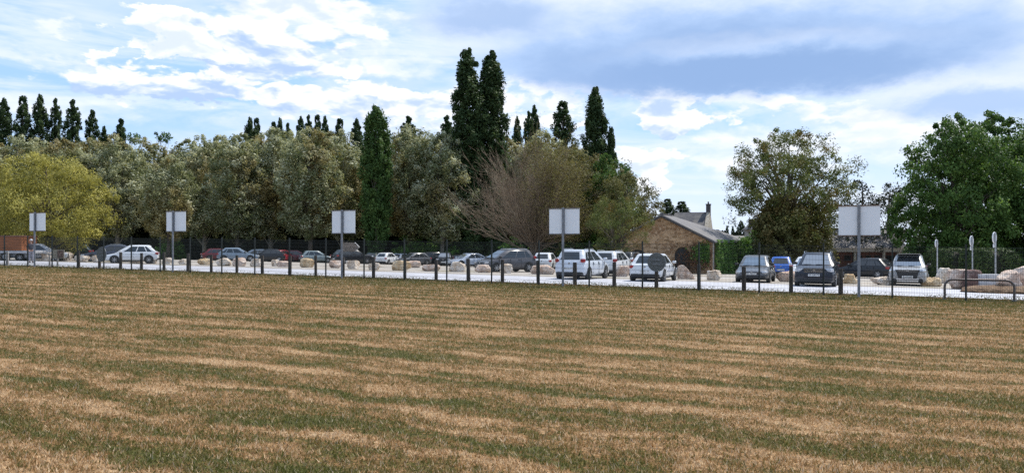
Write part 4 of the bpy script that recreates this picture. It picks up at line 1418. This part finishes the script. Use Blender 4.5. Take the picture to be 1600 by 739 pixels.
for i, (x0, x1, y0, y1, m_) in enumerate(rocks):
    p = ray((x0 + x1) / 2, y1)
    Y = p.y
    W_ = (x1 - x0) / F * Y; H_ = (y1 - y0) / F * Y * 1.06
    shp = (lambda u: 1.0 if u < .35 else max(.12, 1.0 - (u - .35) * 1.35)) if x0 == 1059 else None
    d_ = min(max(W_ * .75, .6), 1.0)
    me = rock(W_ * 1.03, d_, H_, 100 + i, shape=shp)
    me.materials.append(m_)
    o = link_mesh('boulder', me, None, None, (p.x, p.y + d_ * .4, G(p.x, p.y + d_ * .4)), 0.0)
    tag(o, '%s limestone boulder, %s from the left in the row along the road' % (mn[id(m_)], ORD[i]), 'boulder', 'limestone boulders along the road')

bigs = [(1460, 1486, 418.2, 427, 48.0, L_, 'low flat pale stone in the grass before the left hedge', None),
        (1482, 1513, 420, 447.5, 38.2, Pk, 'big upright pale pink boulder left of the dark reddish one', None),
        (1507, 1533, 421, 449.5, 37.4, REDST, 'dark reddish boulder between the pale boulder and the grey block', None),
        (1556, 1592, 421.5, 459, 34.6, Pk, 'tall cracked pink boulder right of the grey concrete block', None),
        (1582, 1640, 414.5, 460, 35.4, Pk, 'largest pinkish boulder cut by the right edge', None)]
for i, (x0, x1, y0, y1, Y, m_, lab, shp) in enumerate(bigs):
    p = at((x0 + x1) / 2, Y)
    W_ = (x1 - x0) / F * Y; H_ = CAMZ + (HZ - y0) / F * Y - p.z
    me = rock(W_ * 1.05, W_ * .9 if W_ < 1.2 else 1.1, H_, 300 + i)
    me.materials.append(m_)
    o = link_mesh('boulder', me, None, None, p, 0.0)
    tag(o, lab, 'boulder', 'big boulders at the right end of the road')
p = at(1543.5, 37.2)
mb = MB(); mb.box((0, 0, .36), (1.02, .55, .86), bev=.03)
o = mb.build('concrete_block', flat('pale_grey_concrete', (0.42, 0.42, 0.43), .9, 0, .2, 5, .4), None, p, -.1)
tag(o, 'squared pale grey concrete block between two big boulders', 'block')
# dry soil mound with brown dead growth at the foot of the boulders
me = rock(3.2, 1.6, .36, 555); me.materials.append(rock_mat('dry_brown_soil', [(0.12, 0.07, 0.04), (0.19, 0.12, 0.07), (0.27, 0.18, 0.11), (0.09, 0.05, 0.03)]))
p = at(1565, 34.3)
tag(link_mesh('soil_mound', me, None, None, p, -.4), kind='structure')

# ------------------------------------------------------------------ cars
KINDS = {
    #         L    W    H    belt hood  cowl rf   rr   rb   wheel
    'hatch': (3.95, 1.72, 1.49, .93, .70, 1.00, 1.72, .62, .10, .31),
    'compact': (4.25, 1.78, 1.48, .92, .68, 1.15, 1.90, .75, .14, .32),
    'suv': (4.50, 1.85, 1.66, 1.06, .93, 1.20, 1.85, .70, .14, .35),
    'mpv': (4.35, 1.82, 1.64, 1.02, .80, .92, 1.85, .45, .06, .33),
    'coupe': (4.45, 1.82, 1.42, .90, .66, 1.25, 2.00, 1.15, .25, .33),
    'estate': (4.60, 1.80, 1.48, .93, .70, 1.15, 1.90, .45, .06, .32),
}


def text_part(s, size, parent, loc, rot, mat, name='lettering'):
    cu = bpy.data.curves.new(name, 'FONT')
    cu.body = s; cu.size = size; cu.align_x = 'CENTER'; cu.align_y = 'CENTER'
    cu.extrude = 0.002; cu.materials.append(mat)
    tmp = bpy.data.objects.new('tmp', cu)
    me = bpy.data.meshes.new_from_object(tmp)
    bpy.data.objects.remove(tmp)
    o = bpy.data.objects.new(name, me)
    o.parent = parent; o.location = loc; o.rotation_euler = rot
    COL.objects.link(o)
    return o


def car(px, Y, head, kind, colour, label, name='parked_car', scale=1.0, plate=None, grille='plain', rails=False, box=False, dark_top=False, sticker=False, lower=None):
    L, W, H, belt, hood, cowl, rf, rr, rb, wr = KINDS[kind]
    p = at(px, Y)
    root = empty(name, (p.x, p.y, p.z + .035), math.radians(head))
    tag(root, label, 'car', 'cars parked behind the boulders')
    f, r = L / 2, -L / 2
    hw = W / 2
    sill = .24
    # ---- lower body
    stn = [(f, .80, .34, hood - .16), (f - .05, .90, .26, hood - .06), (f - .22, .97, .22, hood + .0), (f - .55, 1.0, sill, hood + .07), (f - cowl, 1.0, sill, belt - .02),
           (f - cowl - .5, 1.0, sill, belt), (0.0, 1.0, sill, belt + .01), (r + .95, 1.0, sill, belt + .03), (r + .45, .985, sill, belt + .03),
           (r + .16, .95, .28, belt + .02), (r + .04, .90, .32, belt - .05), (r, .82, .38, belt - .16)]
    rings = []
    for x, wf, zb, zt in stn:
        w2 = hw * wf
        h_ = zt - zb
        rg_ = [(w2 * .88, zb), (w2 * .985, zb + h_ * .12), (w2, zb + h_ * .38), (w2 * .995, zb + h_ * .62), (w2 * .955, zb + h_ * .86), (w2 * .87, zt), (w2 * .45, zt + .018)]
        ring = [(x, a, b) for a, b in rg_] + [(x, -a, b) for a, b in rg_[::-1]]
        rings.append(ring)
    body = MB().loft(rings)
    # ---- cabin
    def ring(x0, x1, w2, z, c_):
        return [(x1, -w2 + c_ * 1.3, z), (x1, w2 - c_ * 1.3, z), (x1 - c_, w2, z), (x0 + c_, w2, z), (x0, w2 - c_ * 1.3, z), (x0, -w2 + c_ * 1.3, z), (x0 + c_, -w2, z), (x1 - c_, -w2, z)]
    xa, xb, xc, xd = f - cowl + .12, f - rf, r + rr, r + rb
    wb, wrf = hw * .90, hw * .70
    R0 = ring(xd, xa, wb, belt - .02, .10)
    R1 = ring(xc, xb, wrf, H - .07, .10)
    R2 = ring(xc + .10, xb - .12, wrf - .07, H - .015, .10)
    R3 = ring(xc + .45, xb - .5, wrf - .25, H, .10)
    body.loft([R0, R1, R2, R3])
    bo_ = body.build('body', paint(colour), root, smooth=True)
    gl = glass_mat()
    Q = lambda i, j: (Vector(R0[i]), Vector(R0[j]), Vector(R1[j]), Vector(R1[i]))

    def pane(nm, quad, u0, u1, v0, v1, u0t=None, u1t=None):
        a, b, c_, d = quad
        u0t = u0 if u0t is None else u0t; u1t = u1 if u1t is None else u1t
        P_ = lambda u, v: (a.lerp(b, u)).lerp(d.lerp(c_, u), v)
        pts = [P_(u0, v0), P_(u1, v0), P_(u1t, v1), P_(u0t, v1)]
        nrm = (pts[1] - pts[0]).cross(pts[3] - pts[0]).normalized()
        ctr = (a + b + c_ + d) / 4
        if nrm.dot(ctr - Vector((0, 0, belt * .8))) < 0: nrm = -nrm
        q_ = MB(); q_.prism([pt + nrm * .001 for pt in pts], nrm * .006)
        return q_.build(nm, gl, root)
    ws_ = pane('windscreen', Q(0, 1), .03, .97, .06, .93)
    ws_.data.materials[0] = screen_mat()
    pane('rear_window', Q(4, 5), .07, .93, .16 if kind != 'coupe' else .05, .90)
    for qd in (Q(2, 3), Q(6, 7)):
        # index order runs front -> rear on the left side, rear -> front on the right
        fr = qd[0].x > qd[1].x
        seg = [(.13, .47, .155, .465), (.50, .76, .49, .75), (.79, .93, .78, .87)]
        for s0, s1, t0, t1 in seg:
            if fr: pane('window', qd, s0, s1, .08, .90, t0, t1)
            else: pane('window', qd, 1 - s1, 1 - s0, .08, .90, 1 - t1, 1 - t0)
    # ---- wheels
    xw = (f - .80 * (L / 4.2), r + .72 * (L / 4.2))
    for x in xw:
        for sy in (-1, 1):
            MB().tube([(x, sy * (hw - .16), wr + .02), (x, sy * (hw + .004), wr + .02)], wr * 1.17, 20).build('wheel_arch', BLACKP, root)
    for x in xw:
        for sy in (-1, 1):
            q_ = MB(); prof = [(.0, wr * .72), (.0, wr * .93), (.03, wr), (.17, wr), (.20, wr * .93), (.20, wr * .7)]
            rings = []
            for dy, rad in prof:
                y_ = sy * (hw - .185 + dy)
                rings.append([(x + rad * math.cos(2 * math.pi * k / 20), y_, wr + rad * math.sin(2 * math.pi * k / 20)) for k in range(20)])
            q_.loft(rings)
            wo_ = q_.build('wheel', RUBBER, root, smooth=True)
            q_ = MB()
            yo = sy * (hw + .02)
            q_.tube([(x, yo - sy * .03, wr), (x, yo - sy * .012, wr)], wr * .62, 20)
            for k in range(7):
                a_ = 2 * math.pi * k / 7
                q_.box((x + math.cos(a_) * wr * .36, yo, wr + math.sin(a_) * wr * .36), (wr * .58, .03, wr * .13), ry=-a_)
            q_.tube([(x, yo - .02, wr), (x, yo + .02, wr)], wr * .14, 10)
            q_.build('rim', ALLOY, wo_)
    # ---- lights, trim
    for sy in (-1, 1):
        q_ = MB(); q_.box((f - .155, sy * hw * .70, hood - .10), (.30, .40, .15), rz=-sy * .42, bev=.04); q_.build('headlight', LAMPG, root)
        q_ = MB()
        if kind == 'mpv': q_.box((r + .13, sy * hw * .82, belt + .03), (.26, .22, .20), rz=sy * .3, bev=.04)
        else: q_.box((r + .13, sy * hw * .76, belt - .12), (.26, .34, .17), rz=sy * .45, bev=.04)
        q_.build('tail_light', REDL, root)
        q_ = MB(); q_.box((xa - .32, sy * (hw + .06), belt + .08), (.16, .20, .14), bev=.04); q_.build('mirror', paint(colour) if colour[0] > .3 else BLACKP, root)
        q_ = MB(); q_.box((.30, sy * (hw * .985), belt - .14), (.16, .03, .025)); q_.box((-.62, sy * (hw * .985), belt - .13), (.16, .03, .025)); q_.build('door_handle', paint(colour), root)
        if rails:
            MB().tube([(xb - .25, sy * (wrf - .03), H - .03), (xb - .4, sy * (wrf - .03), H + .035), (xc + .4, sy * (wrf - .03), H + .035), (xc + .2, sy * (wrf - .03), H - .03)], .018, 6).build('roof_rail', CHROME, root)
    seam = MB()
    for sy in (-1, 1):
        for x in (xa - .28, xa - 1.25, xa - 2.15):
            seam.box((x, sy * (hw * .985), (belt + sill) / 2 + .02), (.012, hw * .04, belt - sill - .14))
    seam.build('door_seam', BLACKP, root)
    q_ = MB(); q_.box((f - .07, 0, .34), (.20, W * .80, .18), bev=.05); q_.box((f + .0 - .04, 0, .50), (.08, W * .52, .08), bev=.02); q_.build('front_bumper_insert', BLACKP, root)
    q_ = MB(); q_.box((r + .09, 0, .36), (.22, W * .86, .20), bev=.05); q_.build('rear_bumper_insert', BLACKP, root)
    sk = MB(); sk.box((0, 0, .22), (L * .78, W * .84, .12), bev=.03); sk.build('underbody', BLACKP, root)
    if grille == 'wide':
        g_ = MB().box((f - .035, 0, hood - .12), (.08, W * .52, .24), bev=.03).build('grille', BLACKP, root)
        b_ = MB()
        for k in (-.07, .0, .07): b_.box((f + .008, 0, hood - .12 + k), (.012, W * .48, .016))
        b_.disc((f + .015, 0, hood - .10), (1, 0, 0), .055, .02, 16)
        b_.build('grille_bars', CHROME, g_)
        for sy in (-1, 1):
            MB().disc((f - .06, sy * hw * .66, .44), (1, 0, 0), .06, .08, 14).build('fog_lamp', CHROME, root)
    elif grille == 'shield':
        g_ = MB(); g_.prism([(f - .02, -hw * .62, hood - .04), (f - .02, -hw * .44, .40), (f - .02, hw * .44, .40), (f - .02, hw * .62, hood - .04)], (.04, 0, 0))
        go_ = g_.build('grille', BLACKP, root)
        b_ = MB()
        for sy in (-1, 1):
            b_.tube([(f + .035, sy * hw * .72, hood - .10), (f + .04, sy * hw * .58, .56), (f + .035, sy * hw * .78, .44)], .022, 6)
        b_.box((f + .03, 0, .40), (.02, hw * 1.15, .045)); b_.box((f + .03, 0, .30), (.02, hw * 1.1, .05))
        for k in (.04, .12): b_.box((f + .03, 0, hood - k), (.012, hw * 1.0, .014))
        # three diamonds badge
        for a_ in (90, 210, 330):
            ca, sa = math.cos(math.radians(a_)), math.sin(math.radians(a_))
            cy_, cz_ = ca * .045, hood - .075 + sa * .045
            b_.prism([(f + .04, cy_ - ca * .045, cz_ - sa * .045), (f + .04, cy_ - sa * .022, cz_ + ca * .022), (f + .04, cy_ + ca * .045, cz_ + sa * .045), (f + .04, cy_ + sa * .022, cz_ - ca * .022)], (.01, 0, 0))
        b_.build('chrome_trim', CHROME, go_)
    else:
        g_ = MB().box((f - .03, 0, hood - .13), (.07, W * .40, .10), bev=.02).build('grille', BLACKP, root)
        MB().disc((f + .012, 0, hood - .11), (1, 0, 0), .05, .02, 14).build('badge', CHROME, g_)
    zf = .52 if grille != 'wide' else .60
    fp_ = MB().box((f + .055, 0, zf), (.012, .52, .11)).build('number_plate', PLATEW, root)
    zr = .62 if kind in ('mpv', 'suv') else .56
    rp_ = MB().box((r - .012, 0, zr), (.012, .52, .11)).build('number_plate', PLATEW, root)
    if plate:
        text_part(plate, .105, fp_, (f + .064, 0, zf), (math.pi / 2, 0, math.pi / 2), INK)
        text_part(plate, .105, rp_, (r - .021, 0, zr), (math.pi / 2, 0, -math.pi / 2), INK)
    MB().disc((r - .004, 0, belt - .12), (1, 0, 0), .045, .03, 14).build('rear_badge', CHROME, root)
    wp = MB()
    wp.box((xa - .06, .25, belt + .03), (.03, .5, .012), rz=.15); wp.box((xa - .06, -.3, belt + .03), (.03, .5, .012), rz=.15)
    wp.build('wiper', BLACKP, root)
    if box:
        MB().box((-.1, 0, H + .03), (1.6, 1.15, .03), bev=.01).build('roof_panel', BLACKP, root)
    MB().tube([(xc + .35, 0, H - .01), (xc + .22, 0, H + .14)], .008, 5).build('aerial', BLACKP, root)
    return root


WHITE = (0.66, 0.68, 0.70); SILVERC = (0.38, 0.40, 0.43); NAVY = (0.006, 0.010, 0.022); BLK = (0.012, 0.013, 0.016); GREYC = (0.10, 0.105, 0.115)
BLUE = (0.015, 0.10, 0.42); MAROON = (0.12, 0.012, 0.018); BGREY = (0.13, 0.17, 0.22); DGREEN = (0.015, 0.03, 0.03); LGREY = (0.30, 0.31, 0.32)
AWAY = 64.7; TOWARD = -115.3
car(1277.5, 39.8, TOWARD, 'suv', NAVY, 'dark navy off-road car facing the fence with a bright windscreen', plate='EA-596-FE', grille='wide', rails=True)
car(1420, 43.5, TOWARD - 3, 'suv', LGREY, 'grey off-road car with chrome cornered black grille near the hedges', plate='FJ-632-QS', grille='shield', box=True)
car(1352, 58, 128, 'compact', BLK, 'black hatchback seen from the rear beside the largest white board pole', plate='CW-417-LR')
car(1263, 49.5, TOWARD - 2, 'compact', WHITE, 'white car mostly hidden behind the left side of the navy car')
car(1221, 58, AWAY + 5, 'hatch', BLUE, 'bright blue small car seen from behind', plate='DT-284-KN')
car(1181, 44.5, TOWARD + 2, 'compact', GREYC, 'dark grey car with pale glossy bonnet facing the fence near the ivy', plate='BX-905-GT')
car(1022, 43.0, AWAY + 2, 'compact', WHITE, 'white car seen from behind the right grey disc sign', plate='AB-371-PV')
car(985, 60, AWAY, 'mpv', GREYC, 'dark car glimpsed between two white cars before the barn')
car(958, 52.5, AWAY + 1, 'mpv', WHITE, 'white people carrier with red lamp just behind the nearest one', rails=True)
car(911, 44.5, AWAY, 'mpv', (0.60, 0.64, 0.70), 'nearest pale people carrier seen from behind with roof rails', plate='PW-417-TV', rails=True)
car(853, 67, AWAY + 12, 'hatch', WHITE, 'white small car with black side window left of the nearest people carrier', plate='AL-660-HC')
car(790, 57.5, 213, 'mpv', (0.085, 0.085, 0.095), 'dark grey people carrier facing left in front of the bare willow', plate='CS-218-MZ', rails=True)
car(731, 80, 217, 'coupe', (0.62, 0.66, 0.74), 'pale silver low car facing left beside the dark grey people carrier', plate='FT-122-JE')
car(695, 96, TOWARD + 25, 'suv', BLK, 'black off-road car right of the pick-up coloured pair')  # rear cars from here: tree shade is put into their dark paints
car(712, 104, 200, 'estate', BLK, 'dark estate car behind the pale silver low car')
car(645, 92, 222, 'compact', GREYC, 'grey car facing left with its front wheel near the row of boulders')
car(668, 97, 205, 'suv', BLK, 'black long car between the grey car and the black off-road car')
car(606, 99, AWAY + 6, 'hatch', WHITE, 'white boxy car seen from behind right of the green poplar trunk', plate='BM-504-RD')
car(628, 103, AWAY + 6, 'hatch', SILVERC, 'silver car half hidden at the right of the white boxy car')
car(585, 100, AWAY + 20, 'compact', DGREEN, 'dark car just behind the green poplar trunk')
car(550, 88, 40, 'suv', BLK, 'black off-road car beneath the arrow shaped board')
car(494, 96, 28, 'hatch', (0.22, 0.27, 0.28), 'pale green grey hatchback parked alone left of the arrow board')
car(463, 97, 25, 'compact', MAROON, 'dark maroon car left of the pale green grey hatchback')
car(440, 95, AWAY + 12, 'compact', (0.26, 0.015, 0.025), 'bright red car rear between a black and a maroon car')
car(416, 93, 200, 'compact', BLK, 'black car with shining roof left of the red car')
car(396, 97, 200, 'compact', BGREY, 'slate grey car showing between the blue grey hatchback and black car')
car(372, 86, 15, 'compact', (0.20, 0.26, 0.33), 'blue grey hatchback seen from its rear corner midway left')
car(344, 96, 30, 'compact', MAROON, 'dim maroon car left of the blue grey hatchback')
car(207, 64.5, 199, 'hatch', (0.74, 0.76, 0.78), 'bright white hatchback side on, facing left', plate='GG-781-WK')
car(170, 70, 206, 'compact', (0.05, 0.06, 0.09), 'dark car with silver roof edge facing left behind the left disc', rails=True)
car(102, 76, 200, 'estate', DGREEN, 'dark green estate car behind the small information board')
car(64, 68, 20, 'compact', SILVERC, 'silver car behind the person at the far left')
car(72, 82, 25, 'estate', BLK, 'black estate car with light streaked roof behind the silver car')

# ------------------------------------------------------------------ trailer at far left
p = at(2, 66)
root = empty('box_trailer', p, math.radians(-3))
tag(root, 'rust brown boxed trailer on a white flatbed cut by the left edge', 'trailer')
wx = 35 / F * 66
zt_ = CAMZ + (HZ - 369.5) / F * 66 - p.z; zb_ = CAMZ + (HZ - 391.5) / F * 66 - p.z
plank, t = new_mat('rust_brown_planks')
oc = t.n('ShaderNodeTexCoord').outputs['Object']
mp_ = t.n('ShaderNodeMapping'); t.put(mp_.inputs[0], oc); mp_.inputs['Scale'].default_value = (.6, .6, 9)
nz = t.noise(mp_.outputs[0], 1.5, 4, .6)
t.out(t.pr(t.mix(t.step(nz, .35, .65), (0.20, 0.065, 0.022), (0.32, 0.115, 0.045)), .7, 0, t.bump(nz, .5, .02), .3))
bx = MB(); bx.box((-.25, 1.0, (zt_ + zb_) / 2), (4.0, 2.0, zt_ - zb_)); bo = bx.build('box', plank, root)
q = MB(); q.box((-.25, 1.0, zt_ + .04), (4.1, 2.1, .08)); q.build('lid_rim', flat('trailer_rim', (0.14, 0.07, 0.05), .7), bo)
q = MB(); q.box((.2, 1.0, zb_ - .12), (5.4, 2.05, .2), bev=.02); q.build('flatbed', flat('trailer_white', (0.50, 0.50, 0.52), .6, 0, .2), root)
for x in (-1.4, .35):
    for sy in (0.06, 1.94):
        q = MB(); q.tube([(x, sy - .1, .36), (x, sy + .1, .36)], .36, 18); wo_ = q.build('wheel', RUBBER, root)
        q = MB(); q.tube([(x, sy - .115, .36), (x, sy + .115, .36)], .2, 14); q.build('rim', ALLOY, wo_)
q = MB(); q.tube([(2.6, 1, zb_ - .15), (3.9, 1, .5)], .05, 8); q.tube([(3.85, 1, .5), (3.85, 1, .05)], .04, 8); q.build('drawbar', GALV, root)

# ------------------------------------------------------------------ person
def person(px, Y, label, face):
    p = at(px, Y)
    root = empty('person', (p.x, p.y, p.z + .035), face)
    tag(root, label, 'person')

    def skin(nm, nodes, edges, mat, parent, sub=2):
        me = bpy.data.meshes.new(nm)
        me.from_pydata([n_[0] for n_ in nodes], edges, [])
        o = bpy.data.objects.new(nm, me); COL.objects.link(o); o.parent = parent
        me.materials.append(mat)
        md = o.modifiers.new('Skin', 'SKIN'); md.use_smooth_shade = True
        for v, n_ in zip(me.skin_vertices[0].data, nodes): v.radius = (n_[1], n_[2] if len(n_) > 2 else n_[1])
        me.skin_vertices[0].data[0].use_root = True
        s_ = o.modifiers.new('Subsurf', 'SUBSURF'); s_.levels = sub; s_.render_levels = sub
        return o
    SK = flat('skin', (0.42, 0.25, 0.18), .6)
    nodes = [((0, 0, .95), .13, .11), ((0, 0, 1.12), .115, .10), ((0, .01, 1.32), .15, .11), ((0, .01, 1.47), .07, .065), ((0, -.01, 1.55), .055), ((0, -.03, 1.64), .082, .095), ((0, -.03, 1.75), .075, .09)]
    edges = [(0, 1), (1, 2), (2, 3), (3, 4), (4, 5), (5, 6)]
    for sx in (-1, 1):
        b = len(nodes)
        nodes += [((sx * .09, 0, .88), .085), ((sx * .10, -.02 * sx, .5), .058), ((sx * .11, .02 * sx, .09), .042), ((sx * .12, -.12 + .02 * sx, .04), .04)]
        edges += [(0, b), (b, b + 1), (b + 1, b + 2), (b + 2, b + 3)]
        b = len(nodes)
        nodes += [((sx * .19, .01, 1.40), .055), ((sx * .25, .02, 1.13), .042), ((sx * .22, -.14, .96), .030), ((sx * .20, -.20, .92), .030)]
        edges += [(2, b), (b, b + 1), (b + 1, b + 2), (b + 2, b + 3)]
        h = b + 3
        for k, (fx, ln) in enumerate(((-.028, .07), (-.010, .08), (.009, .075), (.026, .06))):
            c_ = len(nodes)
            nodes += [((sx * .20 + fx, -.24, .90), .009), ((sx * .20 + fx, -.24 - ln * .7, .87), .008)]
            edges += [(h, c_), (c_, c_ + 1)]
        c_ = len(nodes)
        nodes += [((sx * .165, -.20, .93), .011), ((sx * .15, -.24, .925), .009)]
        edges += [(h, c_), (c_, c_ + 1)]
    body = skin('body', nodes, edges, SK, root, 1)
    # face: nose, eyes, mouth, ears
    q = MB(); q.ellipsoid((0, -.128, 1.665), (.013, .02, .022), 8, 6); q.build('nose', SK, body)
    for sx in (-1, 1):
        MB().ellipsoid((sx * .032, -.116, 1.695), (.011, .008, .007), 8, 6).build('eye', INK, body)
        MB().ellipsoid((sx * .083, -.03, 1.68), (.012, .02, .03), 8, 6).build('ear', SK, body)
    MB().box((0, -.121, 1.625), (.045, .008, .007)).build('mouth', flat('lips', (.35, .14, .12), .6), body)
    jn = [((0, 0, .93), .155, .13), ((0, 0, 1.12), .145, .125), ((0, .01, 1.33), .175, .13), ((0, .01, 1.46), .085, .08)]
    je = [(0, 1), (1, 2), (2, 3)]
    for sx in (-1, 1):
        b = len(jn)
        jn += [((sx * .20, .01, 1.40), .07), ((sx * .255, .02, 1.13), .056), ((sx * .225, -.13, .97), .045)]
        je += [(2, b), (b, b + 1), (b + 1, b + 2)]
    skin('jacket', jn, je, flat('dark_grey_cloth', (0.055, 0.055, 0.07), .9), root)
    tn = [((0, 0, .96), .14, .12)]; te = []
    for sx in (-1, 1):
        b = len(tn)
        tn += [((sx * .09, 0, .86), .10), ((sx * .10, -.02 * sx, .5), .074), ((sx * .11, .02 * sx, .10), .062)]
        te += [(0, b), (b, b + 1), (b + 1, b + 2)]
    skin('trousers', tn, te, flat('pale_grey_cloth', (0.30, 0.29, 0.33), .9), root)
    q = MB(); q.ellipsoid((0, -.015, 1.75), (.098, .115, .085), 14, 8); q.box((0, -.15, 1.735), (.13, .12, .015), bev=.005); q.build('cap', flat('white_cap', (.75, .75, .75), .8), root, smooth=True)
    for sx in (-1, 1):
        MB().box((sx * .12, -.07 + .02 * sx, .045), (.10, .28, .09), bev=.03).build('shoe', flat('dark_shoe', (.03, .03, .03), .7), root)


person(48.5, 60.5, 'person in dark top, pale trousers and white cap standing by the leftmost board pole', 0.9)

# ------------------------------------------------------------------ grass blades
rng = np.random.default_rng(21)
NB = 1000000
u = rng.uniform(0, 1, NB)
Y0_, Y1_ = 4.2, 54.0
a_ = -0.75                      # density of blades per metre of depth ~ Y**a
Yb = (Y0_ ** (a_ + 1) + u * (Y1_ ** (a_ + 1) - Y0_ ** (a_ + 1))) ** (1 / (a_ + 1))
Xb = rng.uniform(-1, 1, NB) * (0.66 * Yb + 4.5)
dx_, dy_ = Xb - P0[0], Yb - P0[1]
sb = dx_ * DV[0] + dy_ * DV[1]; tb = dx_ * NV[0] + dy_ * NV[1]
ok = tb < 1.25
Xb, Yb, sb, tb = Xb[ok], Yb[ok], sb[ok], tb[ok]
n = len(Xb)
Zb = 0.0102 * np.clip(sb, -25, 75) + np.where(tb < 0, .013 * np.minimum(-tb, 40), 0)
ang = rng.uniform(0, 2 * math.pi, n)
far_k = np.clip(Yb / 12, 1, 3.2)
verge = np.clip((tb + 0.6) / 1.2, 0, 1)
ht = rng.uniform(.016, .050, n) * (1 + 0.25 * (far_k - 1)) * (1 + 0.5 * verge * rng.uniform(0, 1, n))
wd = rng.uniform(.0034, .0075, n) * far_k
lean = ht * rng.uniform(.2, 1.1, n)
la = rng.uniform(0, 2 * math.pi, n)
B = np.stack([Xb, Yb, Zb - .003], 1)
Wv = np.stack([np.cos(ang) * wd, np.sin(ang) * wd, np.zeros(n)], 1)
Tp = B + np.stack([np.cos(la) * lean, np.sin(la) * lean, ht], 1)
V = np.stack([B - Wv, B + Wv, Tp], 1).reshape(-1, 3)
tint = np.repeat(rng.uniform(0, 1, n), 3)
o = link_mesh('grass', np_mesh('grass', V, np.arange(n * 3), 3, tint), blade_m)
tag(o, 'short dry mown grass with green patches and mowing stripes', 'grass', kind='stuff')

# weeds along the foot of the wooden posts and the road edge
n = 16000
sb = rng.uniform(-12, 66, n); tb = 1.25 + rng.normal(size=n) * .22
lumpy = np.array([mnoise.noise(Vector((s_ * .9, 3.3, 0))) for s_ in sb])
keep = lumpy > rng.uniform(-.5, .45, n)
sb, tb = sb[keep], tb[keep]; n = len(sb)
Xb = P0[0] + sb * DV[0] + tb * NV[0]; Yb = P0[1] + sb * DV[1] + tb * NV[1]
Zb = 0.0102 * sb
C = np.stack([Xb, Yb, Zb + rng.uniform(.0, .14, n) ** 1.0], 1)
o = link_mesh('weeds', leaf_mesh('weeds', C, rng.normal(size=(n, 3)) + np.array([0, 0, .3]), rng.uniform(.02, .05, n), rng.uniform(0, 1, n), rng, .35),
              foliage('weed_leaves', [(0, (0.05, 0.06, 0.02)), (.6, (0.11, 0.11, 0.04)), (1, (0.22, 0.18, 0.08))], .3))
tag(o, 'low weeds growing along the edge of the road by the posts', 'weeds', kind='stuff')
